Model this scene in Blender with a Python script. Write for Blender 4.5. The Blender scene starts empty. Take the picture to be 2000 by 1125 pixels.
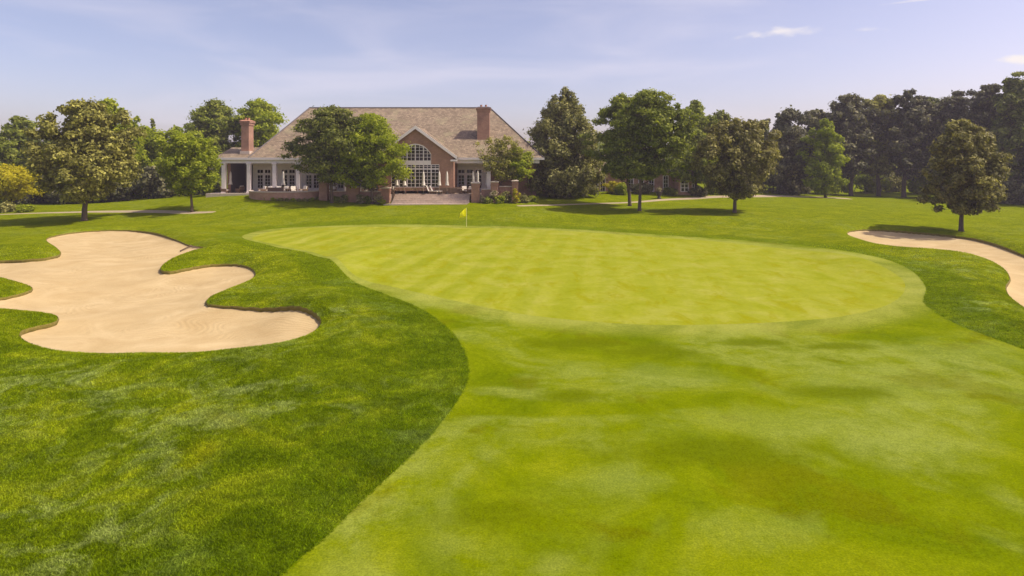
import bpy, math, random
import numpy as np
from mathutils import Vector
PI = math.pi
R = math.radians
rng = np.random.default_rng(7)
random.seed(7)
sc = bpy.context.scene
C = bpy.data.collections.new('place'); sc.collection.children.link(C)

# ------------------------------------------------------------------ camera, sky, sun, exposure
F = 1192.0            # focal length in pixels of the 2000 px wide photo
H0 = 315.0            # row of the horizon
CZ = 7.0
cd = bpy.data.cameras.new('camera'); cam = bpy.data.objects.new('camera', cd); C.objects.link(cam)
cam.location = (0, 0, CZ); cam.rotation_euler = (R(90), 0, 0)
cd.sensor_width = 36; cd.lens = 36 * F / 2000
cd.shift_y = -(562.5 - H0) / 2000
cd.clip_end = 5000
sc.camera = cam

SUN_EL, SUN_AZ = R(54), R(-6)       # azimuth measured from +X towards +Y
world = bpy.data.worlds.new('World'); sc.world = world; world.use_nodes = True
def world_sky():
    nt = world.node_tree; N = nt.nodes; L = nt.links
    N.clear()
    out = N.new('ShaderNodeOutputWorld'); bg = N.new('ShaderNodeBackground')
    sky = N.new('ShaderNodeTexSky'); sky.sky_type = 'NISHITA'; sky.sun_disc = False
    sky.sun_elevation = SUN_EL; sky.sun_rotation = PI/2 - SUN_AZ
    sky.air_density = 0.75; sky.dust_density = 2.2; sky.ozone_density = 2.2
    tint = N.new('ShaderNodeMixRGB'); tint.blend_type = 'MULTIPLY'; tint.inputs[0].default_value = 1
    tint.inputs[2].default_value = SKY_TINT
    L.new(sky.outputs[0], tint.inputs[1])
    # thin cirrus and three small clouds, laid out by direction
    tc = N.new('ShaderNodeTexCoord')
    def streak(scale, mscale, lo, hi, rot=0.0):
        mp = N.new('ShaderNodeMapping'); mp.inputs['Scale'].default_value = mscale; mp.inputs['Rotation'].default_value = (0, rot, 0)
        L.new(tc.outputs['Generated'], mp.inputs[0])
        no = N.new('ShaderNodeTexNoise'); no.inputs['Scale'].default_value = scale; no.inputs['Detail'].default_value = 7
        no.inputs['Distortion'].default_value = 0.6
        L.new(mp.outputs[0], no.inputs[0])
        mr = N.new('ShaderNodeMapRange'); mr.inputs[1].default_value = lo; mr.inputs[2].default_value = hi
        mr.interpolation_type = 'SMOOTHSTEP'
        L.new(no.outputs[0], mr.inputs[0]); return mr.outputs[0]
    ci = streak(2.2, (1.0, 1.0, 5.5), 0.42, 0.78, 0.12)
    mul = N.new('ShaderNodeMath'); mul.operation = 'MULTIPLY'; mul.inputs[1].default_value = 0.55
    L.new(ci, mul.inputs[0])
    m1 = N.new('ShaderNodeMixRGB'); L.new(mul.outputs[0], m1.inputs[0]); L.new(tint.outputs[0], m1.inputs[1])
    m1.inputs[2].default_value = CLOUD_THIN
    last = m1.outputs[0]
    for (px, py, hw, hh, st) in ((1525, 61, 78, 9, 0.75), (1697, 58, 32, 6, 0.45), (1985, 117, 42, 12, 1.0), (1800, 0, 75, 3, .5)):
        d = Vector(((px-1000)/F, 1, (H0-py)/F)).normalized()
        sx = Vector((1, 0, 0)); 
        sub = N.new('ShaderNodeVectorMath'); sub.operation = 'SUBTRACT'; sub.inputs[1].default_value = d
        L.new(tc.outputs['Generated'], sub.inputs[0])
        k = 1/math.sqrt(1+((px-1000)/F)**2)
        mp = N.new('ShaderNodeMapping'); mp.inputs['Scale'].default_value = (F/hw/k, F/hw/k, F/hh/k)
        L.new(sub.outputs[0], mp.inputs[0])
        ln = N.new('ShaderNodeVectorMath'); ln.operation = 'LENGTH'; L.new(mp.outputs[0], ln.inputs[0])
        no = N.new('ShaderNodeTexNoise'); no.inputs['Scale'].default_value = 26; no.inputs['Detail'].default_value = 8
        mp2 = N.new('ShaderNodeMapping'); mp2.inputs['Scale'].default_value = (1, 1, 2.4); L.new(tc.outputs['Generated'], mp2.inputs[0])
        L.new(mp2.outputs[0], no.inputs[0])
        ad = N.new('ShaderNodeMath'); ad.operation = 'MULTIPLY_ADD'; ad.inputs[1].default_value = 3.4; 
        L.new(no.outputs[0], ad.inputs[0]); L.new(ln.outputs['Value'], ad.inputs[2])
        mr = N.new('ShaderNodeMapRange'); mr.inputs[1].default_value = 2.75; mr.inputs[2].default_value = 1.55
        mr.inputs[3].default_value = 0; mr.inputs[4].default_value = st; mr.interpolation_type = 'SMOOTHSTEP'
        L.new(ad.outputs[0], mr.inputs[0])
        mx = N.new('ShaderNodeMixRGB'); L.new(mr.outputs[0], mx.inputs[0]); L.new(last, mx.inputs[1])
        mx.inputs[2].default_value = CLOUD_BRIGHT
        last = mx.outputs[0]
    L.new(last, bg.inputs[0]); bg.inputs[1].default_value = SKY_STRENGTH
    L.new(bg.outputs[0], out.inputs[0])
SKY_STRENGTH = 0.15
SKY_TINT = (1.42, 1.09, 1.03, 1)
CLOUD_THIN = (4.8, 4.55, 5.2, 1)
CLOUD_BRIGHT = (5.6, 5.2, 5.1, 1)
world_sky()
sl = bpy.data.lights.new('sun', 'SUN'); sl.energy = 4.2; sl.angle = R(0.55); sl.color = (1.0, 0.91, 0.76)
sun = bpy.data.objects.new('sun', sl); C.objects.link(sun)
sdir = Vector((-math.cos(SUN_EL)*math.cos(SUN_AZ), -math.cos(SUN_EL)*math.sin(SUN_AZ), -math.sin(SUN_EL)))
sun.rotation_euler = sdir.to_track_quat('-Z', 'Y').to_euler()
sun.location = (60, 20, 80)
vs = sc.view_settings
vs.view_transform = 'Standard'; vs.look = 'None'; vs.gamma = 1; vs.use_curve_mapping = False
vs.exposure = 0.25

def haze_box():
    x0, x1, y0, y1, z0, z1 = -900, 900, -260, 900, -4, 26
    V = [(x0,y0,z0),(x1,y0,z0),(x1,y1,z0),(x0,y1,z0),(x0,y0,z1),(x1,y0,z1),(x1,y1,z1),(x0,y1,z1)]
    me = bpy.data.meshes.new('haze'); me.from_pydata(V, [], [(0,3,2,1),(4,5,6,7),(0,1,5,4),(1,2,6,5),(2,3,7,6),(3,0,4,7)])
    o = bpy.data.objects.new('haze', me); C.objects.link(o); o['kind'] = 'stuff'; o['label'] = 'thin lilac haze softening the far trees'
    m = bpy.data.materials.new('haze'); m.use_nodes = True; N = m.node_tree.nodes; N.clear()
    out = N.new('ShaderNodeOutputMaterial'); v = N.new('ShaderNodeVolumePrincipled')
    v.inputs['Color'].default_value = (.86, .78, .92, 1); v.inputs['Density'].default_value = HAZE; v.inputs['Anisotropy'].default_value = .2
    m.node_tree.links.new(v.outputs[0], out.inputs['Volume']); me.materials.append(m)
HAZE = 0.00048
haze_box()

# ------------------------------------------------------------------ helpers
def tag(o, label=None, cat=None, group=None, kind=None):
    if label: o['label'] = label
    if cat: o['category'] = cat
    if group: o['group'] = group
    if kind: o['kind'] = kind
    return o
def empty(name, loc, label, cat, group=None):
    o = bpy.data.objects.new(name, None); C.objects.link(o); o.location = loc; o.empty_display_size = 0.3
    return tag(o, label, cat, group)
def link_mesh(name, me, mats, parent=None):
    for m in (mats if isinstance(mats, (list, tuple)) else [mats]): me.materials.append(m)
    o = bpy.data.objects.new(name, me); C.objects.link(o)
    if parent is not None:
        o.parent = parent
        o.location = -parent.location if parent.parent is None else (0, 0, 0)
        o.location = Vector((0, 0, 0)) - world_loc(parent)
    return o
def world_loc(o):
    v = Vector(o.location)
    while o.parent is not None:
        o = o.parent; v += Vector(o.location)
    return v
def np_mesh(name, V, faces, smooth=False):
    """V (n,3), faces: (m,3) or (m,4) array, or list of arrays of both"""
    me = bpy.data.meshes.new(name)
    if not isinstance(faces, list): faces = [faces]
    faces = [np.asarray(f, dtype=np.int32) for f in faces if len(f)]
    nl = sum(f.size for f in faces); nf = sum(len(f) for f in faces)
    me.vertices.add(len(V)); me.vertices.foreach_set('co', np.asarray(V, dtype=np.float32).ravel())
    me.loops.add(nl); me.loops.foreach_set('vertex_index', np.concatenate([f.ravel() for f in faces]))
    starts = []; tot = []; s = 0
    for f in faces:
        k = f.shape[1]; starts.append(s + np.arange(len(f))*k); tot.append(np.full(len(f), k)); s += f.size
    me.polygons.add(nf)
    me.polygons.foreach_set('loop_start', np.concatenate(starts).astype(np.int32))
    me.polygons.foreach_set('loop_total', np.concatenate(tot).astype(np.int32))
    if smooth: me.polygons.foreach_set('use_smooth', np.ones(nf, dtype=bool))
    me.update(calc_edges=True)
    return me
def add_attr(me, name, arr):
    a = me.attributes.new(name, 'FLOAT', 'POINT'); a.data.foreach_set('value', np.asarray(arr, dtype=np.float32))

class MB:
    def __init__(s): s.v = []; s.f = []
    def quad(s, *p):
        n = len(s.v); s.v += [tuple(q) for q in p]; s.f.append(tuple(range(n, n+len(p)))); return s
    def box(s, x0, x1, y0, y1, z0, z1):
        n = len(s.v)
        s.v += [(x0,y0,z0),(x1,y0,z0),(x1,y1,z0),(x0,y1,z0),(x0,y0,z1),(x1,y0,z1),(x1,y1,z1),(x0,y1,z1)]
        for q in ((0,3,2,1),(4,5,6,7),(0,1,5,4),(1,2,6,5),(2,3,7,6),(3,0,4,7)): s.f.append(tuple(n+i for i in q))
        return s
    def rbox(s, cx, cy, w, d, z0, z1, a=0.0, dx=0.0, dy=0.0, w1=None, d1=None):
        """box turned by a; its top may be shifted / resized"""
        w1 = w if w1 is None else w1; d1 = d if d1 is None else d1
        n = len(s.v); ca, sa = math.cos(a), math.sin(a)
        for (ww, dd, z, ox, oy) in ((w, d, z0, 0, 0), (w1, d1, z1, dx, dy)):
            for (i, j) in ((-1,-1),(1,-1),(1,1),(-1,1)):
                x = i*ww/2+ox; y = j*dd/2+oy
                s.v.append((cx+x*ca-y*sa, cy+x*sa+y*ca, z))
        for q in ((0,3,2,1),(4,5,6,7),(0,1,5,4),(1,2,6,5),(2,3,7,6),(3,0,4,7)): s.f.append(tuple(n+i for i in q))
        return s
    def lathe(s, cx, cy, prof, seg=12, sq=1.0, cap=True):
        n = len(s.v)
        for (r, z) in prof:
            for k in range(seg):
                a = 2*PI*k/seg; s.v.append((cx+r*math.cos(a), cy+r*sq*math.sin(a), z))
        for i in range(len(prof)-1):
            for k in range(seg):
                k2 = (k+1) % seg
                s.f.append((n+i*seg+k, n+i*seg+k2, n+(i+1)*seg+k2, n+(i+1)*seg+k))
        if cap:
            s.f.append(tuple(n+k for k in range(seg))[::-1]); s.f.append(tuple(n+(len(prof)-1)*seg+k for k in range(seg)))
        return s
    def tube(s, pts, rad, seg=6):
        n = len(s.v); pts = [Vector(p) for p in pts]
        for i, p in enumerate(pts):
            t = (pts[min(i+1, len(pts)-1)]-pts[max(i-1, 0)]).normalized()
            a = t.cross(Vector((0.31, 0.95, 0.05)) if abs(t.z) > .8 else Vector((0, 0, 1))).normalized(); b = t.cross(a)
            r = rad[i] if isinstance(rad, (list, tuple)) else rad
            for k in range(seg):
                an = 2*PI*k/seg; s.v.append(tuple(p+a*(r*math.cos(an))+b*(r*math.sin(an))))
        for i in range(len(pts)-1):
            for k in range(seg):
                k2 = (k+1) % seg; s.f.append((n+i*seg+k, n+i*seg+k2, n+(i+1)*seg+k2, n+(i+1)*seg+k))
        s.f.append(tuple(n+k for k in range(seg))[::-1]); s.f.append(tuple(n+(len(pts)-1)*seg+k for k in range(seg)))
        return s
    def prism(s, poly, y0, y1):
        """poly in (x,z), extruded along y"""
        n = len(s.v); k = len(poly)
        s.v += [(x, y0, z) for x, z in poly] + [(x, y1, z) for x, z in poly]
        s.f.append(tuple(range(n, n+k))); s.f.append(tuple(range(n+2*k-1, n+k-1, -1)))
        for i in range(k):
            j = (i+1) % k; s.f.append((n+j, n+i, n+k+i, n+k+j))
        return s
    def slab(s, poly, z0, z1):
        """poly in (x,y), extruded along z"""
        n = len(s.v); k = len(poly)
        s.v += [(x, y, z0) for x, y in poly] + [(x, y, z1) for x, y in poly]
        s.f.append(tuple(range(n+k-1, n-1, -1))); s.f.append(tuple(range(n+k, n+2*k)))
        for i in range(k):
            j = (i+1) % k; s.f.append((n+i, n+j, n+k+j, n+k+i))
        return s
    def build(s, name, mat, parent=None, smooth=False, bevel=0.0):
        me = bpy.data.meshes.new(name); me.from_pydata(s.v, [], s.f)
        if smooth:
            me.polygons.foreach_set('use_smooth', np.ones(len(me.polygons), dtype=bool))
        me.update()
        import bmesh
        bm = bmesh.new(); bm.from_mesh(me); bmesh.ops.recalc_face_normals(bm, faces=bm.faces); bm.to_mesh(me); bm.free()
        o = link_mesh(name, me, mat, parent)
        if bevel:
            b = o.modifiers.new('bevel', 'BEVEL'); b.width = bevel; b.segments = 2; b.limit_method = 'ANGLE'
        return o

# ------------------------------------------------------------------ materials
def new_mat(name):
    m = bpy.data.materials.new(name); m.use_nodes = True
    nt = m.node_tree; return m, nt.nodes, nt.links, nt.nodes['Principled BSDF']
def noise(N, L, vec, scale, detail=4, rough=.55, dist=0.0, sc3=None, rot=0):
    if sc3 is not None:
        mp = N.new('ShaderNodeMapping'); mp.inputs['Scale'].default_value = sc3; mp.inputs['Rotation'].default_value = (0, 0, rot)
        L.new(vec, mp.inputs[0]); vec = mp.outputs[0]
    n = N.new('ShaderNodeTexNoise'); n.inputs['Scale'].default_value = scale; n.inputs['Detail'].default_value = detail
    n.inputs['Roughness'].default_value = rough; n.inputs['Distortion'].default_value = dist
    L.new(vec, n.inputs[0]); return n.outputs[0]
def ramp(N, L, fac, stops):
    r = N.new('ShaderNodeValToRGB'); e = r.color_ramp.elements
    while len(e) > 1: e.remove(e[-1])
    e[0].position = stops[0][0]; e[0].color = (*stops[0][1], 1)
    for p, c in stops[1:]:
        q = e.new(p); q.color = (*c, 1)
    L.new(fac, r.inputs[0]); return r.outputs[0]
def mrange(N, L, v, a, b, c=0.0, d=1.0, smooth=True):
    r = N.new('ShaderNodeMapRange'); r.inputs[1].default_value = a; r.inputs[2].default_value = b
    r.inputs[3].default_value = c; r.inputs[4].default_value = d
    if smooth: r.interpolation_type = 'SMOOTHSTEP'
    L.new(v, r.inputs[0]); return r.outputs[0]
def mix(N, L, fac, a, b, mode='MIX'):
    m = N.new('ShaderNodeMixRGB'); m.blend_type = mode
    for i, v in ((0, fac), (1, a), (2, b)):
        if isinstance(v, (int, float)): m.inputs[i].default_value = v
        elif isinstance(v, tuple): m.inputs[i].default_value = (*v, 1)
        else: L.new(v, m.inputs[i])
    return m.outputs[0]
def bump(N, L, h, strength, dist, bsdf, prev=None):
    b = N.new('ShaderNodeBump'); b.inputs['Strength'].default_value = strength; b.inputs['Distance'].default_value = dist
    L.new(h, b.inputs['Height'])
    if prev is not None: L.new(prev, b.inputs['Normal'])
    if bsdf is not None: L.new(b.outputs[0], bsdf.inputs['Normal'])
    return b.outputs[0]
def math_(N, L, op, a, b):
    m = N.new('ShaderNodeMath'); m.operation = op
    for i, v in ((0, a), (1, b)):
        if isinstance(v, (int, float)): m.inputs[i].default_value = v
        else: L.new(v, m.inputs[i])
    return m.outputs[0]
def plain(name, col, rough=.6, var=.15, nscale=3.0, metallic=0.0):
    m, N, L, B = new_mat(name)
    tc = N.new('ShaderNodeTexCoord')
    n = noise(N, L, tc.outputs['Object'], nscale, 5)
    c = ramp(N, L, n, [(.3, tuple(x*(1-var) for x in col)), (.7, tuple(min(1, x*(1+var)) for x in col))])
    L.new(c, B.inputs['Base Color']); B.inputs['Roughness'].default_value = rough; B.inputs['Metallic'].default_value = metallic
    return m
GEO = 'Position'
def posn(N):
    g = N.new('ShaderNodeNewGeometry'); return g.outputs['Position']
def sep(N, L, v):
    s = N.new('ShaderNodeSeparateXYZ'); L.new(v, s.inputs[0]); return s.outputs

def blob(N, L, P, spots, nscale=.5, amp=1.1):
    """irregular patches of different turf at given ground spots (x, y, half length, half depth)"""
    tot = None; no = noise(N, L, P, nscale, 7, .65, .4)
    for (x, y, rx, ry) in spots:
        v = N.new('ShaderNodeVectorMath'); v.operation = 'SUBTRACT'; v.inputs[1].default_value = (x, y, 0); L.new(P, v.inputs[0])
        m_ = N.new('ShaderNodeVectorMath'); m_.operation = 'MULTIPLY'; m_.inputs[1].default_value = (1/rx, 1/ry, 0); L.new(v.outputs[0], m_.inputs[0])
        l_ = N.new('ShaderNodeVectorMath'); l_.operation = 'LENGTH'; L.new(m_.outputs[0], l_.inputs[0])
        q = math_(N, L, 'ADD', l_.outputs['Value'], math_(N, L, 'MULTIPLY', math_(N, L, 'SUBTRACT', no, .5), amp*3))
        q = mrange(N, L, q, 1.6, .25)
        tot = q if tot is None else math_(N, L, 'MAXIMUM', tot, q)
    return tot
def flat_pt(px, py): d = CZ*F/(py-H0); return ((px-1000)/F*d, d)
def spots_px(lst): return [(*flat_pt(a, b), c, e) for a, b, c, e in lst]
def mat_rough(ground=True):
    m, N, L, B = new_mat('rough_grass'); P = posn(N)
    macro = noise(N, L, P, .09, 3, .5, .4)
    mid = noise(N, L, P, .5, 7, .66, .8)
    fine = noise(N, L, P, 4.0, 6, .72)
    vf = noise(N, L, P, 30, 3, .7)
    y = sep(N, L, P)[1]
    far = mrange(N, L, math_(N, L, 'MULTIPLY_ADD', macro, 34.0) if False else math_(N, L, 'ADD', y, math_(N, L, 'MULTIPLY', mid, 8.0)), 16, 66)  # far lawn mown lighter, plus the grazing-angle look put into the colour
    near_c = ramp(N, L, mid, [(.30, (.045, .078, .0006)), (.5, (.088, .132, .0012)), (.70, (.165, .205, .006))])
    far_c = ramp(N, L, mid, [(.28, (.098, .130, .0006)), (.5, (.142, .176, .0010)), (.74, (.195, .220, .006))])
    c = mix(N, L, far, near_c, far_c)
    # worn pale streaks
    st = noise(N, L, P, .8, 8, .7, .9)
    stm = mrange(N, L, st, .46, .64); mm = mrange(N, L, noise(N, L, P, .11, 3, .5, .3), .45, .60)
    mm = math_(N, L, 'MAXIMUM', math_(N, L, 'MULTIPLY', mm, .5), blob(N, L, P, spots_px([(330, 830, 2.6, 2.6), (90, 790, 3.2, 3.0), (150, 1000, 2.2, 2.2), (560, 800, 1.8, 1.6), (1860, 530, 3.0, 4.0), (1930, 610, 1.6, 2.2), (640, 640, 1.0, 2.5)]), .5, 1.0))
    stf = math_(N, L, 'MULTIPLY', math_(N, L, 'MULTIPLY', stm, mm), .52)
    c = mix(N, L, stf, c, (.215, .27, .075))
    br = math_(N, L, 'MULTIPLY', mrange(N, L, noise(N, L, P, .23, 4, .6, .6), .56, .76), .5)
    c = mix(N, L, br, c, (.15, .165, .002))
    at = N.new('ShaderNodeAttribute'); at.attribute_name = 'dist_short'
    strip_ = math_(N, L, 'MULTIPLY', mrange(N, L, at.outputs['Fac'], 2.6, 1.7), mrange(N, L, mid, .25, .6, .5, 1.0)) if ground else 0.0
    c = mix(N, L, strip_, c, mix(N, L, 1.0, c, (.78, .86, .8), 'MULTIPLY'))
    c = mix(N, L, .85, c, ramp(N, L, fine, [(.32, (.62, .64, .64)), (.68, (1.38, 1.34, 1.34))]), 'MULTIPLY')
    c = mix(N, L, .9, c, ramp(N, L, vf, [(.32, (.5, .5, .5)), (.68, (1.5, 1.5, 1.5))]), 'MULTIPLY')
    L.new(c, B.inputs['Base Color']); B.inputs['Roughness'].default_value = .85; B.inputs['Specular IOR Level'].default_value = .0
    b1 = bump(N, L, vf, .8, .05, None); bump(N, L, fine, .7, .12, B, b1)
    return m
def mat_short():
    m, N, L, B = new_mat('mown_grass'); P = posn(N)
    a = N.new('ShaderNodeAttribute'); a.attribute_name = 'dist_green'; dg = a.outputs['Fac']
    macro = noise(N, L, P, .14, 4, .6, .9)
    mid = noise(N, L, P, .30, 7, .62, 1.2)
    fine = noise(N, L, P, 7.0, 6, .65)
    vf = noise(N, L, P, 38, 3, .7)
    c = ramp(N, L, mid, [(.30, (.090, .130, .0003)), (.5, (.132, .172, .0006)), (.70, (.175, .210, .004))])
    pal = mrange(N, L, macro, .46, .60)
    pal = math_(N, L, 'MULTIPLY', pal, mrange(N, L, noise(N, L, P, 1.1, 7, .65, .3), .30, .62))
    c = mix(N, L, math_(N, L, 'MULTIPLY', pal, .62), c, (.215, .255, .045))
    dk = math_(N, L, 'MULTIPLY', mrange(N, L, noise(N, L, P, .24, 5, .6, .5), .55, .63), .62)
    c = mix(N, L, dk, c, (.105, .115, .0004))
    c = mix(N, L, math_(N, L, 'MULTIPLY', blob(N, L, P, spots_px([(1290, 735, 1.8, .9), (1140, 725, .9, .5), (1520, 830, 2.8, 1.1), (1720, 760, 3.2, 1.8), (1760, 860, 1.6, 1.0), (1480, 1040, 1.0, .6), (1860, 690, 3.0, 1.6), (1200, 940, .9, .6)]), .7, 1.2), .36), c, (.20, .25, .045))
    c = mix(N, L, math_(N, L, 'MULTIPLY', blob(N, L, P, spots_px([(1120, 672, 2.2, .75), (1270, 685, 1.8, .9), (1480, 668, 1.7, .45), (1630, 676, 1.5, .4), (1640, 765, 1.6, .5), (1120, 775, 1.0, .45), (1380, 880, 2.4, .8), (960, 1010, 1.2, .5)]), .8, 1.0), .85), c, (.095, .126, .0006))
    # collar: a paler band just outside the putting surface
    col = mrange(N, L, dg, 0.5, 2.4, 1, 0)
    c = mix(N, L, math_(N, L, 'MULTIPLY', col, mrange(N, L, mid, .3, .7, .35, .85)), c, (.27, .29, .055))
    c = mix(N, L, .6, c, ramp(N, L, fine, [(.3, (.72, .74, .72)), (.7, (1.25, 1.23, 1.25))]), 'MULTIPLY')
    c = mix(N, L, .95, c, ramp(N, L, noise(N, L, P, 24, 5, .75), [(.3, (.60, .62, .6)), (.7, (1.4, 1.37, 1.4))]), 'MULTIPLY')
    L.new(c, B.inputs['Base Color']); B.inputs['Roughness'].default_value = .8; B.inputs['Specular IOR Level'].default_value = .0
    bump(N, L, vf, .5, .02, B)
    return m
def mat_green():
    m, N, L, B = new_mat('putting_grass'); P = posn(N)
    mid = noise(N, L, P, .45, 7, .66, .5)
    fine = noise(N, L, P, 4, 7, .7, .3); vf = noise(N, L, P, 40, 2, .6)
    c = ramp(N, L, mid, [(.28, (.205, .236, .006)), (.5, (.248, .270, .022)), (.72, (.295, .302, .055))])
    # mowing bands
    mp = N.new('ShaderNodeMapping'); mp.inputs['Rotation'].default_value = (0, 0, R(9)); L.new(P, mp.inputs[0])
    w = N.new('ShaderNodeTexWave'); w.wave_type = 'BANDS'; w.bands_direction = 'X'; w.inputs['Scale'].default_value = .15
    w.inputs['Distortion'].default_value = 1.2; w.inputs['Detail'].default_value = 2; w.inputs['Detail Scale'].default_value = .4
    L.new(mp.outputs[0], w.inputs[0])
    xs = sep(N, L, P)[0]
    c = mix(N, L, math_(N, L, 'MULTIPLY', mrange(N, L, xs, 10, -6, .22, .8), mrange(N, L, noise(N, L, P, .12, 2), .35, .6, .35, 1)), c, ramp(N, L, w.outputs[1], [(.32, (.86, .90, .62)), (.68, (1.07, 1.06, 1.15))]), 'MULTIPLY')
    yl = math_(N, L, 'MULTIPLY', mrange(N, L, noise(N, L, P, .6, 7, .68, .6, (1.4, .6, 1), .5), .50, .64), .7)
    c = mix(N, L, yl, c, (.220, .225, .0008))
    c = mix(N, L, .55, c, ramp(N, L, fine, [(.3, (.80, .80, .78)), (.7, (1.16, 1.16, 1.16))]), 'MULTIPLY')
    c = mix(N, L, .35, c, ramp(N, L, vf, [(.3, (.7, .7, .7)), (.7, (1.25, 1.25, 1.25))]), 'MULTIPLY')
    L.new(c, B.inputs['Base Color']); B.inputs['Roughness'].default_value = .8; B.inputs['Specular IOR Level'].default_value = .0
    return m
def mat_sand():
    m, N, L, B = new_mat('sand'); P = posn(N)
    mid = noise(N, L, P, .35, 5, .6, 1.5)
    fine = noise(N, L, P, 14, 6, .7)
    # raked arcs
    mp = N.new('ShaderNodeVectorMath'); mp.operation = 'ADD'
    nv = N.new('ShaderNodeTexNoise'); nv.inputs['Scale'].default_value = .22; nv.inputs['Detail'].default_value = 2; L.new(P, nv.inputs[0])
    vm = N.new('ShaderNodeVectorMath'); vm.operation = 'SCALE'; vm.inputs['Scale'].default_value = 9.0; L.new(nv.outputs['Color'], vm.inputs[0])
    L.new(P, mp.inputs[0]); L.new(vm.outputs[0], mp.inputs[1])
    w = N.new('ShaderNodeTexWave'); w.wave_type = 'RINGS'; w.rings_direction = 'Z'; w.inputs['Scale'].default_value = .9
    w.inputs['Distortion'].default_value = 2.5; w.inputs['Detail'].default_value = 4; L.new(mp.outputs[0], w.inputs[0])
    c = ramp(N, L, mid, [(.28, (.405, .298, .145)), (.5, (.455, .345, .178)), (.72, (.52, .405, .222))])
    wm = mrange(N, L, noise(N, L, P, .3, 3, .5), .42, .6)
    c = mix(N, L, math_(N, L, 'MULTIPLY', wm, .3), c, ramp(N, L, w.outputs[1], [(.2, (.90, .88, .85)), (.8, (1.06, 1.06, 1.06))]), 'MULTIPLY')
    c = mix(N, L, .5, c, ramp(N, L, fine, [(.3, (.86, .86, .85)), (.7, (1.1, 1.1, 1.1))]), 'MULTIPLY')
    L.new(c, B.inputs['Base Color']); B.inputs['Roughness'].default_value = .95; B.inputs['Specular IOR Level'].default_value = .1
    b = bump(N, L, w.outputs[1], .25, .03, None); bump(N, L, fine, .5, .03, B, b)
    return m
def mat_lip():
    m, N, L, B = new_mat('bunker_lip'); P = posn(N)
    n = noise(N, L, P, 6, 5, .7)
    c = ramp(N, L, n, [(.3, (.11, .085, .014)), (.55, (.18, .145, .022)), (.75, (.20, .21, .025))])
    L.new(c, B.inputs['Base Color']); B.inputs['Roughness'].default_value = .95; bump(N, L, n, .8, .08, B)
    return m
def mat_brick(name, a, b, mortar):
    m, N, L, B = new_mat(name); P = posn(N); s = sep(N, L, P)
    cb = N.new('ShaderNodeCombineXYZ'); L.new(math_(N, L, 'ADD', s[0], s[1]), cb.inputs[0]); L.new(s[2], cb.inputs[1])
    br = N.new('ShaderNodeTexBrick'); br.inputs['Scale'].default_value = 1.0; br.inputs['Brick Width'].default_value = .22
    br.inputs['Row Height'].default_value = .075; br.inputs['Mortar Size'].default_value = .006
    br.inputs['Color1'].default_value = (*a, 1); br.inputs['Color2'].default_value = (*b, 1); br.inputs['Mortar'].default_value = (*mortar, 1)
    L.new(cb.outputs[0], br.inputs[0])
    n = noise(N, L, P, .9, 5, .65)
    c = mix(N, L, .8, br.outputs[0], ramp(N, L, n, [(.3, (.72, .70, .68)), (.7, (1.22, 1.2, 1.2))]), 'MULTIPLY')
    L.new(c, B.inputs['Base Color']); B.inputs['Roughness'].default_value = .85
    bump(N, L, br.outputs['Fac'], .4, -.01, B)
    return m
def mat_shake():
    """wood shakes: courses run level, so they follow height and the run along x and y"""
    m, N, L, B = new_mat('shake_roof'); P = posn(N); s = sep(N, L, P)
    cb = N.new('ShaderNodeCombineXYZ'); L.new(math_(N, L, 'ADD', s[0], math_(N, L, 'MULTIPLY', s[1], .35)), cb.inputs[0]); L.new(s[2], cb.inputs[1])
    br = N.new('ShaderNodeTexBrick'); br.inputs['Scale'].default_value = 1.0; br.inputs['Brick Width'].default_value = .34
    br.inputs['Row Height'].default_value = .2; br.inputs['Mortar Size'].default_value = .018; br.inputs['Mortar Smooth'].default_value = .4
    br.inputs['Color1'].default_value = (.165, .128, .090, 1); br.inputs['Color2'].default_value = (.285, .228, .165, 1)
    br.inputs['Mortar'].default_value = (.13, .09, .06, 1); br.inputs['Bias'].default_value = .1
    L.new(cb.outputs[0], br.inputs[0])
    n = noise(N, L, P, .5, 6, .7); n2 = noise(N, L, P, 3.5, 4, .7, 0, (.6, .6, 2.0))
    c = mix(N, L, .9, br.outputs[0], ramp(N, L, n, [(.3, (.74, .70, .66)), (.7, (1.22, 1.2, 1.15))]), 'MULTIPLY')
    c = mix(N, L, .8, c, ramp(N, L, n2, [(.3, (.62, .6, .58)), (.72, (1.42, 1.4, 1.34))]), 'MULTIPLY')
    gr = math_(N, L, 'MULTIPLY', mrange(N, L, noise(N, L, P, .35, 4, .6), .52, .7), .35)
    c = mix(N, L, gr, c, (.30, .29, .15))
    L.new(c, B.inputs['Base Color']); B.inputs['Roughness'].default_value = .85
    b = bump(N, L, br.outputs['Fac'], .7, -.03, None); bump(N, L, n2, .5, .05, B, b)
    return m
def mat_leaf(name, dark, mid_, light, trans=.35):
    m, N, L, B = new_mat(name)
    a = N.new('ShaderNodeAttribute'); a.attribute_name = 'tint'
    c = ramp(N, L, a.outputs['Fac'], [(0, dark), (.5, mid_), (1, light)])
    L.new(c, B.inputs['Base Color']); B.inputs['Roughness'].default_value = .62; B.inputs['Specular IOR Level'].default_value = .22
    tr = N.new('ShaderNodeBsdfTranslucent'); L.new(mix(N, L, 1.0, c, (1.25, 1.3, .55), 'MULTIPLY'), tr.inputs[0])
    ms = N.new('ShaderNodeMixShader'); ms.inputs[0].default_value = trans
    L.new(B.outputs[0], ms.inputs[1]); L.new(tr.outputs[0], ms.inputs[2]); L.new(ms.outputs[0], N['Material Output'].inputs[0])
    return m
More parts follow.
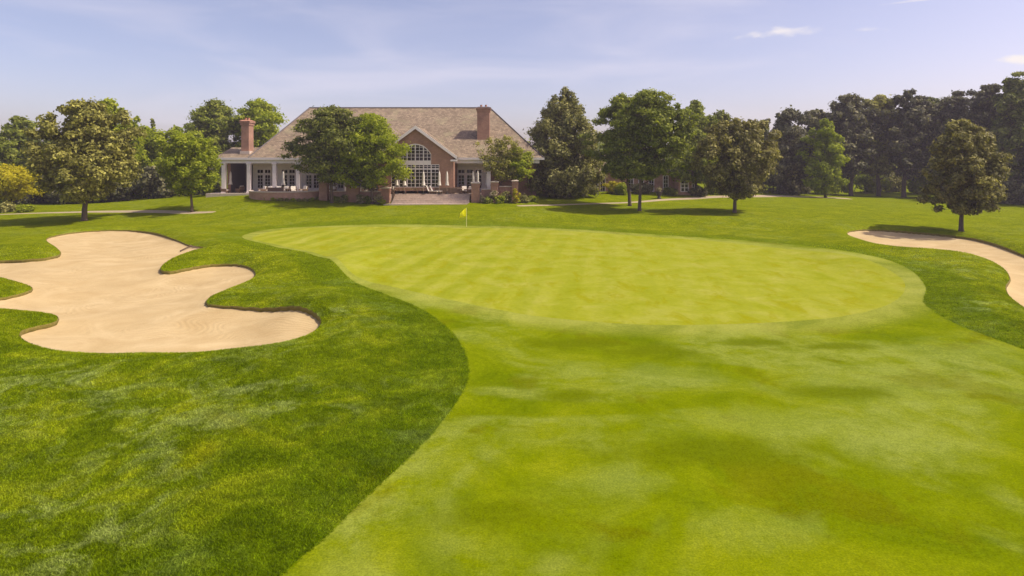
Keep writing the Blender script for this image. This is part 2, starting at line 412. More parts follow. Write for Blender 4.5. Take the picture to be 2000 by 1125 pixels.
def mat_bark():
    m, N, L, B = new_mat('bark'); P = posn(N)
    n = noise(N, L, P, 7, 5, .7, 0, (1, 1, .22))
    L.new(ramp(N, L, n, [(.3, (.055, .038, .028)), (.7, (.17, .12, .085))]), B.inputs['Base Color'])
    B.inputs['Roughness'].default_value = .95; bump(N, L, n, .9, .05, B); return m
def mat_glass():
    m, N, L, B = new_mat('window_glass'); P = posn(N)
    n = noise(N, L, P, .8, 3)
    L.new(ramp(N, L, n, [(.35, (.012, .009, .009)), (.7, (.04, .03, .03))]), B.inputs['Base Color'])
    B.inputs['Roughness'].default_value = .06; B.inputs['Specular IOR Level'].default_value = .5
    return m
def mat_stone():
    m, N, L, B = new_mat('flagstone'); P = posn(N)
    v = N.new('ShaderNodeTexVoronoi'); v.inputs['Scale'].default_value = 1.1; L.new(P, v.inputs[0])
    n = noise(N, L, P, 4, 5, .6)
    c = mix(N, L, .5, ramp(N, L, n, [(.3, (.38, .285, .22)), (.7, (.56, .45, .36))]), ramp(N, L, sep(N, L, v.outputs['Color'])[0], [(0, (.75, .75, .75)), (1, (1.15, 1.15, 1.15))]), 'MULTIPLY')
    L.new(c, B.inputs['Base Color']); B.inputs['Roughness'].default_value = .8; return m

def mat_blade():
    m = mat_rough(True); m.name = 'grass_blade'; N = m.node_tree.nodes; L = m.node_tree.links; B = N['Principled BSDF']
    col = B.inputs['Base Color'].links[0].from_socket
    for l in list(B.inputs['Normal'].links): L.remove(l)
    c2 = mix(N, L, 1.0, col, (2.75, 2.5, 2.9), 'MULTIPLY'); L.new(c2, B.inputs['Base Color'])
    tr = N.new('ShaderNodeBsdfTranslucent'); L.new(c2, tr.inputs[0]); ms = N.new('ShaderNodeMixShader'); ms.inputs[0].default_value = .5
    L.new(B.outputs[0], ms.inputs[1]); L.new(tr.outputs[0], ms.inputs[2]); L.new(ms.outputs[0], N['Material Output'].inputs[0]); return m
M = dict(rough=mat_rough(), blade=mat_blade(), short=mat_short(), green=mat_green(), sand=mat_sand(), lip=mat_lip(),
         brick=mat_brick('red_brick', (.37, .195, .125), (.30, .15, .098), (.38, .29, .23)),
         pale_brick=mat_brick('pale_brick', (.46, .27, .19), (.38, .20, .14), (.42, .32, .26)),
         shake=mat_shake(), bark=mat_bark(), glass=mat_glass(), stone=mat_stone(),
         white=plain('white_paint', (.76, .69, .68), .5, .06), cream=plain('limestone', (.60, .50, .42), .8, .12, 5),
         concrete=plain('path_concrete', (.34, .27, .17), .9, .12, 2), dark=plain('dark_metal', (.03, .026, .025), .5, .2),
         canvas=plain('pale_canvas', (.72, .66, .58), .8, .06), cushion=plain('cream_cushion', (.80, .72, .62), .9, .08),
         wicker=plain('brown_wicker', (.16, .10, .06), .8, .35, 30), wood=plain('weathered_wood', (.32, .23, .15), .8, .25, 8),
         terracotta=plain('terracotta', (.42, .2, .12), .8, .15), flagc=mat_leaf('yellow_flag', (.9, .86, .01), (.9, .86, .01), (.9, .86, .01), .5),
         pole=plain('pale_pole', (.62, .60, .30), .5, .1), slate=plain('dark_slate', (.09, .075, .075), .7, .3, 6),
         trim=plain('weathered_trim', (.52, .44, .37), .7, .1), soil=plain('mulch', (.09, .06, .04), .95, .4, 8),
         steel=plain('rake_head', (.09, .05, .02), .6, .2))
LEAF = dict(
    olive=mat_leaf('olive_leaves', (0.115, 0.115, 0.028), (0.241, 0.230, 0.044), (0.483, 0.454, 0.109), .30),
    bronze=mat_leaf('bronze_leaves', (0.097, 0.092, 0.032), (0.193, 0.178, 0.048), (0.423, 0.380, 0.115), .28),
    green=mat_leaf('green_leaves', (0.096, 0.124, 0.013), (0.198, 0.232, 0.022), (0.374, 0.394, 0.059), .40),
    bright=mat_leaf('bright_leaves', (.14, .185, .003), (.265, .310, .006), (.42, .45, .035), .44),
    yellow=mat_leaf('yellow_leaves', (.28, .25, .003), (.42, .37, .005), (.56, .49, .02), .4),
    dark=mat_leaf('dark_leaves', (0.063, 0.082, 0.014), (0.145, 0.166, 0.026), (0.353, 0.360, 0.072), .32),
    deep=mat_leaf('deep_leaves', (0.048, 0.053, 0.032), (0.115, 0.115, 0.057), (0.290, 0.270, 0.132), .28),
    silver=mat_leaf('grey_green_leaves', (0.091, 0.098, 0.028), (0.199, 0.196, 0.052), (0.435, 0.402, 0.138), .28),
    flower=mat_leaf('pale_flowers', (.12, .14, .03), (.30, .26, .14), (.62, .48, .40), .3))

# ------------------------------------------------------------------ terrain
def P3(px, py, d): return Vector(((px-1000)/F*d, d, CZ-(py-H0)/F*d))
ctrl = []
for y in (-60, 0, 12, 22, 34, 46, 56):
    for x in (-70, -45, -25, -8, 8, 25, 45, 70):
        ctrl.append((x, y, 0.0))
for px, py, d in ((0, 447, 63), (300, 443, 65), (600, 442, 65.5), (900, 443, 65), (1300, 450, 62), (1600, 455, 61), (1877, 456, 61.8), (1877, 443, 66), (2000, 470, 55),
                  (165, 431, 69), (375, 413, 76), (60, 415, 79), (260, 413, 78), (20, 402, 92), (150, 397, 97), (300, 388, 95), (420, 382, 86), (470, 383.5, 84.4), (470, 390, 81), (560, 395, 78.6), (640, 396, 80.5), (740, 400, 80.3), (842, 399, 80.3), (930, 398, 80.8), (1010, 392, 84),
                  (560, 415, 73.5), (800, 413, 74), (1000, 416, 72), (1100, 410, 78), (1249, 412, 76.5), (1230, 402, 83), (1300, 392, 90), (1350, 388, 94),
                  (1100, 385, 91), (1200, 375, 98), (1340, 376, 99), (1435, 415, 75), (1500, 383, 103), (1640, 387, 104), (1700, 384, 120),
                  (1850, 388, 112), (1960, 405, 96), (1750, 415, 77), (1600, 400, 88), (-200, 425, 75), (2200, 420, 80)):
    p = P3(px, py, d); ctrl.append(tuple(p))
for x, y, z in ((-42, 100, 2.0), (-20, 100, 2.2), (-5, 100, 2.2), (8, 98, 2.0), (30, 100, 1.9), (-120, 100, 0), (130, 110, -.3), (-60, 140, .8), (0, 140, 1.8), (60, 150, 1.0),
                (0, 300, 1), (-300, 300, 0), (300, 300, 0), (-400, 0, 0), (400, 0, 0), (0, -200, 0), (0, 600, 1), (-600, 600, 0), (600, 600, 0)):
    ctrl.append((x, y, z))
ctrl = np.array(ctrl)
def tps_k(r2): return np.where(r2 > 1e-9, r2*np.log(np.maximum(r2, 1e-9))*.5, 0)
cx, cy, cz = ctrl.T
n = len(ctrl)
K = tps_k((cx[:, None]-cx)**2+(cy[:, None]-cy)**2) + np.eye(n)*8.0
Pm = np.c_[np.ones(n), cx, cy]
A = np.block([[K, Pm], [Pm.T, np.zeros((3, 3))]])
W = np.linalg.solve(A, np.r_[cz, 0, 0, 0])
def base_z(x, y):
    x = np.asarray(x, float); y = np.asarray(y, float); sh = x.shape
    xf = np.clip(x.ravel(), -500, 500); yf = np.clip(y.ravel(), -200, 700); out = np.empty(len(xf))
    for i in range(0, len(xf), 20000):
        a = xf[i:i+20000]; b = yf[i:i+20000]
        out[i:i+20000] = tps_k((a[:, None]-cx)**2+(b[:, None]-cy)**2) @ W[:n] + W[n] + W[n+1]*a + W[n+2]*b
    return out.reshape(sh)
def gz(x, y): return float(base_z(np.array([x]), np.array([y]))[0])
_ds = np.concatenate([np.arange(7, 130, .1), np.arange(130, 400, 2)])
def hit(px, py):
    x = (px-1000)/F*_ds; z = CZ-(py-H0)/F*_ds
    g = base_z(x, _ds); k = np.argmax(z <= g)
    if z[k] > g[k]: k = len(_ds)-1
    d = _ds[k]; return Vector((x[k], d, g[k]))
def smooth_poly(px, sub=8, closed=True):
    """pixel outline -> ground points, Catmull-Rom smoothed"""
    w = np.array([[*hit(a, b)][:2] for a, b in px]); n_ = len(w); out = []
    rngi = range(n_) if closed else range(n_-1)
    for i in rngi:
        if closed: p0, p1, p2, p3 = w[i-1], w[i], w[(i+1) % n_], w[(i+2) % n_]
        else: p0, p1, p2, p3 = w[max(i-1, 0)], w[i], w[i+1], w[min(i+2, n_-1)]
        for k in range(sub):
            t = k/sub
            out.append(.5*((2*p1)+(-p0+p2)*t+(2*p0-5*p1+4*p2-p3)*t*t+(-p0+3*p1-3*p2+p3)*t**3))
    if not closed: out.append(w[-1])
    return np.array(out)
def sdf(poly, X, Y):
    x = X.ravel(); y = Y.ravel(); best = np.full(len(x), 1e9); ins = np.zeros(len(x), bool)
    x0, y0 = poly.min(0)-8; x1, y1 = poly.max(0)+8
    sel = np.where((x > x0) & (x < x1) & (y > y0) & (y < y1))[0]
    if len(sel) == 0: return best.reshape(X.shape)
    a = x[sel]; b = y[sel]; bb = np.full(len(sel), 1e9); ii = np.zeros(len(sel), bool)
    for i in range(len(poly)):
        p = poly[i]; q = poly[(i+1) % len(poly)]; e = q-p; L2 = (e@e)+1e-12
        t = np.clip(((a-p[0])*e[0]+(b-p[1])*e[1])/L2, 0, 1)
        bb = np.minimum(bb, (a-p[0]-t*e[0])**2+(b-p[1]-t*e[1])**2)
        c_ = (p[1] > b) != (q[1] > b)
        if c_.any():
            xx = p[0]+(b-p[1])/(q[1]-p[1]+1e-15)*e[0]
            ii ^= c_ & (a < xx)
    best[sel] = np.sqrt(bb)*np.where(ii, -1, 1)
    return best.reshape(X.shape)

short_px = [(430, 1300), (560, 1125), (640, 1048), (720, 968), (790, 903), (850, 840), (893, 785), (914, 740), (910, 700), (888, 660), (850, 627), (800, 600),
            (745, 578), (695, 556), (655, 530), (625, 508), (585, 492), (530, 484), (480, 472), (480, 460), (540, 447), (700, 440), (900, 441), (1100, 447), (1250, 456),
            (1400, 466), (1530, 478), (1640, 495), (1720, 514), (1780, 540), (1808, 570), (1806, 600), (1860, 636), (1920, 661), (2000, 689), (2300, 800), (2700, 1300)]
green_px = [(492, 470), (530, 453), (600, 446), (750, 444), (900, 445), (1100, 451), (1250, 461), (1400, 472), (1550, 490), (1670, 513), (1748, 543), (1768, 570),
            (1735, 598), (1650, 618), (1500, 631), (1300, 635), (1150, 628), (1010, 612), (880, 588), (780, 565), (700, 545), (650, 515), (610, 494), (550, 483)]
bunkL_px = [(90, 468), (120, 458), (170, 452), (240, 450), (300, 455), (340, 468), (370, 480), (408, 486), (375, 493), (340, 505), (316, 521), (318, 531), (345, 529), (380, 522),
            (420, 517), (460, 517), (490, 525), (499, 538), (482, 552), (440, 569), (410, 582), (405, 595), (440, 599), (490, 603), (560, 611), (608, 622), (627, 634), (618, 650),
            (590, 665), (540, 680), (450, 692), (350, 697), (200, 697), (120, 690), (60, 674), (38, 658), (50, 645), (90, 635), (112, 627), (105, 617), (60, 612), (0, 608),
            (-45, 602), (-45, 592), (0, 585), (40, 577), (62, 568), (50, 560), (0, 551), (-60, 543), (-90, 530), (-60, 518), (0, 513), (60, 512), (105, 507), (118, 498), (110, 485)]
bunkR_px = [(1655, 458), (1672, 451), (1720, 450), (1800, 455), (1880, 463), (1940, 476), (2000, 499), (2060, 528), (2095, 575), (2085, 635), (2040, 628), (2000, 602), (1972, 580),
            (1964, 562), (1972, 545), (1960, 525), (1930, 508), (1890, 498), (1830, 492), (1750, 486), (1700, 475)]
S_short, S_green, S_bl, S_br = [smooth_poly(p) for p in (short_px, green_px, bunkL_px, bunkR_px)]
def strip(px, widths):
    c = smooth_poly(px, 6, closed=False)
    t = np.gradient(c, axis=0); t /= np.linalg.norm(t, axis=1)[:, None]+1e-9; nn = np.c_[-t[:, 1], t[:, 0]]
    w = np.interp(np.linspace(0, 1, len(c)), np.linspace(0, 1, len(widths)), widths)[:, None]/2
    return np.r_[c+nn*w, (c-nn*w)[::-1]]
pathR = strip([(1010, 402), (1100, 400), (1180, 397), (1250, 394), (1310, 389.5), (1370, 386), (1440, 383.5), (1510, 383), (1580, 384.5), (1660, 388)], [1.0, 1.0, 1.2, 1.6, 2.2, 4.5, 4])
pathL = strip([(-60, 421), (80, 416), (160, 414), (250, 413.5), (330, 414), (372, 415.5), (420, 414)], [.8, 1.4, 1.8, 1.6, .8])

def axis(segs):
    out = []
    for a, b, s in segs: out.append(np.arange(a, b, s))
    out.append([segs[-1][1]]); return np.concatenate(out)
xs = axis([(-700, -150, 50), (-150, -80, 5), (-80, -46, .6), (-46, 46, .3), (46, 80, .6), (80, 150, 5), (150, 700, 50)])
ys = axis([(-200, -10, 19), (-10, 6, 2), (6, 66, .3), (66, 106, .45), (106, 150, 4), (150, 800, 50)])
X, Y = np.meshgrid(xs, ys); Z = base_z(X, Y)
sg, ss, sbl, sbr = sdf(S_green, X, Y), sdf(S_short, X, Y), sdf(S_bl, X, Y), sdf(S_br, X, Y)
sp = np.minimum(sdf(pathR, X, Y), sdf(pathL, X, Y))
sb = np.minimum(sbl, sbr)
def relief(X, Y, sb, ss):
    z = np.zeros_like(X)
    q = np.maximum(sb, 0)/1.5; rim = .62*q*np.exp(1-q)*np.clip((X+60)/30, .4, 1); z += rim*.6     # rolled shoulders round the bunkers
    z += .07*np.clip(ss/1.2, 0, 1)*np.exp(-np.maximum(ss, 0)/8)*np.clip(sb/2, 0, 1)                    # rough sits a little higher
    und = .16*np.sin(X*.19+1.3)*np.sin(Y*.23+.4) + .10*np.sin(X*.41+Y*.2) + .05*np.sin(X*.9-Y*.35+2)
    z += und*np.clip(ss/5, 0, 1)*np.clip(sb/3, 0, 1)*np.clip((66-Y)/30, .12, 1)
    for (mx, my, sx, sy, h) in ((4, 69.5, 12, 2.2, .45), (22, 68, 9, 2.5, .5), (-18, 69.5, 10, 2.2, .3), (-17, 58, 5, 5, .3), (31, 66, 5, 3, .3), (-11.5, 42, 1.6, 7, .42), (-9.5, 28, 1.5, 4, .35), (-31, 40, 5, 8, .25), (24, 42, 2.5, 6, .4), (-14, 17, 3, 2, .2), (-6, 14, 2, 3, .18)):
        z += h*np.exp(-((X-mx)/sx)**2-((Y-my)/sy)**2)
    return z
Z = Z + relief(X, Y, sb, ss)
Vt = np.c_[X.ravel(), Y.ravel(), Z.ravel()]
fields = {'sbl': sbl.ravel(), 'sbr': sbr.ravel(), 'sg': sg.ravel(), 'ss': ss.ravel(), 'sp': sp.ravel()}
NX = len(xs)
ii, jj = np.meshgrid(np.arange(len(ys)-1), np.arange(NX-1), indexing='ij')
a = (ii*NX+jj).ravel(); T = np.r_[np.c_[a, a+1, a+NX+1], np.c_[a, a+NX+1, a+NX]]
VL = [Vt]; FV = {k: [v] for k, v in fields.items()}; nv = len(Vt)
def clip(T, key):
    """split triangles by field<0; returns inside, outside, boundary edges"""
    global nv
    Vall = np.concatenate(VL); Fa = {k: np.concatenate(v) for k, v in FV.items()}
    s = Fa[key][T]; neg = s < 0; cnt = neg.sum(1)
    ins = [T[cnt == 3]]; outs = [T[cnt == 0]]; newV = []; newF = {k: [] for k in FV}; cache = {}; edges = []; ai = []; ao = []
    def cut(i, j):
        key_ = (min(i, j), max(i, j))
        if key_ in cache: return cache[key_]
        i, j = key_; t = Fa[key][i]/(Fa[key][i]-Fa[key][j])
        newV.append(Vall[i]*(1-t)+Vall[j]*t)
        for k in newF: newF[k].append(Fa[k][i]*(1-t)+Fa[k][j]*t if k != key else 0.0)
        cache[key_] = nv+len(newV)-1; return cache[key_]
    for t in T[(cnt == 1) | (cnt == 2)]:
        t = [int(q) for q in t]; ng = [Fa[key][q] < 0 for q in t]
        single = ng.index(True) if sum(ng) == 1 else ng.index(False)
        A_, B_, C_ = t[single], t[(single+1) % 3], t[(single+2) % 3]
        p, q = cut(A_, B_), cut(A_, C_)
        tri = [(A_, p, q)]; rest = [(p, B_, C_), (p, C_, q)]
        if ng[single]: ai += tri; ao += rest; edges.append((p, q))
        else: ao += tri; ai += rest; edges.append((q, p))
    if newV:
        VL.append(np.array(newV)); nv += len(newV)
        for k in newF: FV[k].append(np.array(newF[k]))
    if ai: ins.append(np.array(ai)); outs.append(np.array(ao))
    return np.concatenate(ins), np.concatenate(outs), edges
T_bl, T, E_bl = clip(T, 'sbl')
T_br, T, E_br = clip(T, 'sbr')
T_g, T, _ = clip(T, 'sg')
T_s, T, _ = clip(T, 'ss')
T_p, T, _ = clip(T, 'sp')
Vall = np.concatenate(VL); Fall = {k: np.concatenate(v) for k, v in FV.items()}
def zone(name, T, mat, dz=None):
    idx, inv = np.unique(T, return_inverse=True); V = Vall[idx].copy()
    if dz is not None: V[:, 2] += dz(idx)
    me = np_mesh(name, V, inv.reshape(-1, 3), smooth=True); add_attr(me, 'dist_green', Fall['sg'][idx]); add_attr(me, 'dist_short', Fall['ss'][idx])
    o = link_mesh(name, me, mat); tag(o, kind='structure'); return o
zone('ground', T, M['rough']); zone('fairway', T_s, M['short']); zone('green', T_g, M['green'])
zone('path', T_p, M['concrete'])
def sand_dz(key):
    def f(idx):
        s = -Fall[key][idx]; v = Vall[idx]
        lip = .14+.05*np.sin(v[:, 0]*.5)
        return -lip - .35*(1-np.exp(-np.maximum(s, 0)/2.2)) + .03*np.sin(v[:, 0]*1.3)*np.sin(v[:, 1]*1.1)*np.clip(s, 0, 1)
    return f
for key, TT, EE in (('sbl', T_bl, E_bl), ('sbr', T_br, E_br)):
    zone('bunker_sand', TT, M['sand'], sand_dz(key))
    # lip: ragged turf edge overhanging the drop
    ids = sorted({i for e in EE for i in e}); mp = {i: k for k, i in enumerate(ids)}; ids = np.array(ids)
    g = np.zeros((len(ids), 2)); top = Vall[ids]; low = top.copy(); low[:, 2] += sand_dz(key)(ids) - .03
    nrm = np.zeros((len(ids), 2))
    for p, q in EE:
        t = Vall[q][:2]-Vall[p][:2]; t /= np.linalg.norm(t)+1e-9
        for r in (p, q): nrm[mp[r]] += (t[1], -t[0])
    nrm /= np.linalg.norm(nrm, axis=1)[:, None]+1e-9
    # make nrm point into the sand
    c0 = ids; tp = top.copy(); tp[:, 2] += .015
    sgn = -1
    mid_ = (tp*.6+low*.4); mid_[:, :2] += nrm*.05*sgn
    k = len(ids); V = np.r_[tp, mid_, low]
    FF = [(mp[p], mp[q], mp[q]+k, mp[p]+k) for p, q in EE]+[(mp[p]+k, mp[q]+k, mp[q]+2*k, mp[p]+2*k) for p, q in EE]
    o = link_mesh('bunker_lip', np_mesh('bunker_lip', V, np.array(FF), smooth=True), M['lip']); tag(o, kind='structure')
def surf_z(x, y):
    """ground height with relief (nearest grid point, bilinear)"""
    i = int(np.clip(np.searchsorted(ys, y)-1, 0, len(ys)-2)); j = int(np.clip(np.searchsorted(xs, x)-1, 0, NX-2))
    u = (x-xs[j])/(xs[j+1]-xs[j]); v = (y-ys[i])/(ys[i+1]-ys[i])
    return float((Z[i, j]*(1-u)+Z[i, j+1]*u)*(1-v)+(Z[i+1, j]*(1-u)+Z[i+1, j+1]*u)*v)

# ------------------------------------------------------------------ long grass of the near rough
def rough_blades():
    g = np.random.default_rng(21); n_ = 1900000
    d = 9.5+(50-9.5)*g.uniform(size=n_)**1.3; x = g.uniform(-1.0, 1.0, n_)*(d*.92+1.0)
    keep = (np.abs(x) < d*.9+1) & (g.uniform(size=n_) < np.clip((50-d)/22, 0, 1))
    x = x[keep]; d = d[keep]
    i = np.clip(np.searchsorted(ys, d)-1, 0, len(ys)-2); j = np.clip(np.searchsorted(xs, x)-1, 0, NX-2)
    u = (x-xs[j])/(xs[j+1]-xs[j]); v = (d-ys[i])/(ys[i+1]-ys[i])
    bil = lambda A_: (A_[i, j]*(1-u)+A_[i, j+1]*u)*(1-v)+(A_[i+1, j]*(1-u)+A_[i+1, j+1]*u)*v
    k = (bil(ss) > g.uniform(-.06, .03, len(x))) & (bil(sb) > .04); z = bil(Z)[k]; x = x[k]; y = d[k]; n2 = len(x)
    sv = bil(ss)[k]; h = g.uniform(.022, .060, n2)*(1+.25*np.sin(x*2.1)*np.sin(y*1.7)); w_ = g.uniform(.006, .012, n2)*(1+y/22); a_ = g.uniform(0, 2*PI, n2); ln = g.uniform(.5, 1.8, n2)*h
    b_ = g.uniform(0, 2*PI, n2)
    V = np.empty((n2, 3, 3)); V[:, 0] = np.c_[x-np.cos(b_)*w_, y-np.sin(b_)*w_, z-.01]; V[:, 1] = np.c_[x+np.cos(b_)*w_, y+np.sin(b_)*w_, z-.01]
    V[:, 2] = np.c_[x+np.cos(a_)*ln+.012, y+np.sin(a_)*ln, z+h]
    me = np_mesh('rough_grass', V.reshape(-1, 3), np.arange(n2*3).reshape(-1, 3)); add_attr(me, 'dist_short', np.repeat(sv, 3))
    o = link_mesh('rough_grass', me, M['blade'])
    tag(o, 'long green grass of the rough in the foreground', 'grass', kind='stuff'); print('blades', n2)
rough_blades()

# ------------------------------------------------------------------ plants
def leaf_mesh(centres, radii, per, size, flat, shape=1.6, droop=0.0, tint_c=None, seed=0, up=.35, airy=.22):
    """leaf-sized diamonds scattered through clumps"""
    g = np.random.default_rng(seed); n_ = len(centres)
    cnt = np.maximum(8, (per*.72*(radii/np.mean(radii))**2).astype(int)); idx = np.repeat(np.arange(n_), cnt); m = len(idx)
    d = g.normal(size=(m, 3)); d /= np.linalg.norm(d, axis=1)[:, None]
    rr = np.abs(g.normal(.78, airy, m)) * np.where(g.uniform(size=m) < .12, 1.4, 1)
    lump = g.uniform(.75, 1.2, (n_, 3))
    off = d*rr[:, None]*radii[idx][:, None]*lump[idx]; off[:, 2] *= flat
    if droop: off[:, 2] -= droop*(off[:, 0]**2+off[:, 1]**2)/radii[idx]
    p = centres[idx]+off
    nr = d*.95+g.normal(size=(m, 3))*.42; nr[:, 2] += up; nr /= np.linalg.norm(nr, axis=1)[:, None]
    t = np.cross(nr, g.normal(size=(m, 3))); t /= np.linalg.norm(t, axis=1)[:, None]; b = np.cross(nr, t)
    s = (size*g.uniform(.55, 1.35, m))[:, None]
    V = np.empty((m, 4, 3)); V[:, 0] = p-t*s*.5*shape; V[:, 1] = p+b*s*.5-nr*s*.08; V[:, 2] = p+t*s*.5*shape; V[:, 3] = p-b*s*.5-nr*s*.08
    tc = tint_c if tint_c is not None else g.uniform(0.1, .9, n_)
    ti = np.clip(tc[idx]*.5+.25+g.normal(size=m)*.24, 0, 1)
    me = np_mesh('foliage', V.reshape(-1, 3), np.arange(m*4).reshape(-1, 4)); add_attr(me, 'tint', np.repeat(ti, 4))
    return me
PROF = {
    'round': lambda h: np.sqrt(np.clip(1-(2*h-1)**2, 0, 1)),
    'egg': lambda h: np.where(h < .38, np.sqrt(np.clip(1-((.38-h)/.42)**2, 0, 1)), np.sqrt(np.clip(1-((h-.38)/.64)**2, 0, 1))**1.15),
    'pyramid': lambda h: np.where(h < .18, .8+.2*np.sin(h/.18*PI/2), 1-np.clip((h-.18)/.82, 0, 1)**2.8),
    'vase': lambda h: np.where(h < .62, .45+.55*np.sin(np.clip(h/.62, 0, 1)*PI/2), np.sqrt(np.clip(1-((h-.62)/.40)**2, 0, 1))),
    'column': lambda h: np.clip(np.sin(np.clip(h*.92+.08, 0, 1)*PI), 0, 1)**.35,
}
def crown_clumps(cx_, cy_, z0, z1, rx, prof, nc, cr, seed, depth=.9, lop=.22, gap=0.0, flatg=1.0):
    g = np.random.default_rng(seed); f = PROF[prof]; pts = []; rad = []
    ph = g.uniform(0, 2*PI, 6); tries = 0
    lop *= 1.35
    if prof == 'pyramid': lop *= .4
    if flatg < .62: cr = cr*1.1
    nc = int(nc*1.5); cr = cr*.84
    while len(pts) < nc and tries < nc*60:
        tries += 1
        h = g.uniform(0, 1); r = float(f(np.array(h)))
        if g.uniform() > r+.12: continue
        a_ = g.uniform(0, 2*PI); k = g.uniform(0, 1)**.45
        lob = 1+lop*(math.sin(2*a_+ph[0]+3*h)+math.sin(3*a_+ph[1]-5*h)*.7+math.sin(5*a_+ph[2]+9*h)*.6)*.7
        rc = rx*cr*g.uniform(.7, 1.35)*(0.62+.38*r)
        R_ = max(0, rx*r*lob*k - rc*.75)
        x = cx_+R_*math.cos(a_); y = cy_+R_*math.sin(a_)*depth; z = z0+h*(z1-z0)
        z = min(z, z1-rc*.6); z = max(z, z0+rc*.5)
        if gap and math.sin(x*1.7+ph[3])*math.sin(y*1.3+ph[4])*math.sin(z*1.9+ph[5]) > 1-gap: continue
        pts.append((x, y, z)); rad.append(rc)
    return np.array(pts), np.array(rad)
def tree(name, px, base_py, d, cpx, top, bot, hw, prof, leaf, label, group=None, nc=70, cr=.26, per=230, size=.26, flat=.8, trunk_r=None, seed=None,
         droop=0.0, cat='tree', lop=.22, gap=.0, lean=0.0, z_base=None, depth=.9, extra=(), nlimb=16):
    seed = seed if seed is not None else int(px*7+top*3) % 99991 + 1
    g = np.random.default_rng(seed)
    bx = (px-1000)/F*d; zb = surf_z(bx, d) if z_base is None else z_base
    cxw = (cpx-1000)/F*d; zt = CZ-(top-H0)/F*d; zl = CZ-(bot-H0)/F*d; rx = hw/F*d
    t = empty(name, (bx, d, zb), label, cat, group)
    pts, rad = crown_clumps(cxw, d, zl, zt, rx, prof, nc, cr, seed, lop=lop, gap=gap, depth=depth, flatg=flat)
    for (ex, et, eb, eh, en) in extra:
        p2, r2 = crown_clumps((ex-1000)/F*d, d, CZ-(eb-H0)/F*d, CZ-(et-H0)/F*d, eh/F*d, 'round', en, cr*rx/(eh/F*d)*.8, seed+5, lop=lop)
        pts = np.r_[pts, p2]; rad = np.r_[rad, r2]
    airy = .35 if flat < .62 else .22
    me = leaf_mesh(pts, rad, per, size, flat, droop=droop, seed=seed, airy=airy)
    link_mesh('crown', me, LEAF[leaf], t)
    tr = trunk_r or max(.13, rx*.055)
    b = MB(); hgt = zt-zb; n_ = 9; axis_pts = []
    wob = g.normal(size=(n_, 2))*tr*.35
    for i in range(n_):
        u = i/(n_-1)*.86; q = u**1.4
        axis_pts.append(Vector((bx+(cxw-bx)*q+wob[i, 0]*(i > 1), d+wob[i, 1]*(i > 1), zb-.15+hgt*u)))
    rr = [tr*(1.55 if i == 0 else (1.12 if i == 1 else 1)*(1-.88*(i/(n_-1)))) for i in range(n_)]
    # flare near the foot
    axis_pts.insert(1, axis_pts[0]+Vector((0, 0, .45))); rr.insert(1, tr*1.12)
    b.tube(axis_pts, rr, 9)
    for k in range(min(nlimb, len(pts))):
        c_ = Vector(pts[g.integers(len(pts))]); zz = max(zb+ (zl-zb)*.85, c_.z-(c_-Vector((cxw, d, c_.z))).length*.9)
        u = min(.8, max(.12, (zz-zb)/hgt)); q = u**1.4
        s = Vector((bx+(cxw-bx)*q, d, zb-.15+hgt*u)); mid2 = s.lerp(c_, .5)+Vector((0, 0, -.06*hgt*.3))
        r0 = tr*(1-.88*u/.86)*.55; b.tube([s, s.lerp(mid2, .5), mid2, c_], [r0, r0*.8, r0*.6, r0*.2], 5)
    b.build('trunk', M['bark'], t, smooth=True)
    return t
def shrub(name, px, d, w, h, leaf, label, cat='shrub', group=None, size=.13, nc=14, per=130, z0=None, flat=.9, cr=.38, seed=None, depth=.8, x=None):
    x = (px-1000)/F*d if x is None else x
    zb = surf_z(x, d) if z0 is None else z0
    seed = seed or int(x*131+d*17) % 9973+3
    pts, rad = crown_clumps(x, d, zb-.05, zb+h, w/2, 'round', nc, cr, abs(seed), depth=depth)
    me = leaf_mesh(pts, rad, per, size, flat, seed=abs(seed)); me.transform(__import__('mathutils').Matrix.Translation((-x, -d, -zb)))
    o = link_mesh(name, me, LEAF[leaf]); o.location = (x, d, zb); return tag(o, label, cat, group)

exec_trees = True
# --- left side
LM = 'woodland trees behind the left bunker'
tree('maple_tree', 165, 431, 69, 166, 198, 388, 94, 'egg', 'olive', 'large olive-brown maple standing alone behind the left bunker, its lower branches over the lawn', nc=190, cr=.17, per=220, size=.24, trunk_r=.27, depth=.95)
tree('young_tree', 375, 414, 75.5, 367, 262, 378, 64, 'round', 'bright', 'small yellow-green young tree with a thin trunk at the end of the left path', nc=110, cr=.2, per=210, size=.2, trunk_r=.15)
tree('small_tree', 25, 402, 84, 18, 322, 392, 60, 'round', 'yellow', 'low yellow-leaved tree at the far left edge of the lawn', nc=80, cr=.21, per=200, size=.2, trunk_r=.2, flat=.6)
tree('broadleaf_tree', 200, 392, 98, 215, 196, 385, 70, 'egg', 'bright', 'tall bright green tree standing behind the olive-brown maple', LM, nc=120, cr=.2, per=200, size=.34)
tree('broadleaf_tree', 40, 392, 104, 38, 229, 392, 50, 'egg', 'green', 'upright dark green tree behind the low yellow-leaved tree at far left', LM, nc=80, cr=.22, per=190, size=.34)
tree('broadleaf_tree', -8, 392, 100, -5, 268, 392, 48, 'round', 'green', 'mid green tree cut by the left edge of the photo, behind the yellow-leaved tree', LM, nc=70, cr=.24, per=180, size=.34)
tree('broadleaf_tree', 95, 392, 100, 95, 262, 397, 56, 'round', 'dark', 'dark tree filling the gap left of the olive-brown maple', LM, nc=80, cr=.24, per=190, size=.34)
tree('broadleaf_tree', 285, 388, 103, 283, 246, 392, 60, 'round', 'bright', 'light green tree right of the tall bright tree, behind the young tree', LM, nc=80, cr=.22, per=190, size=.34)
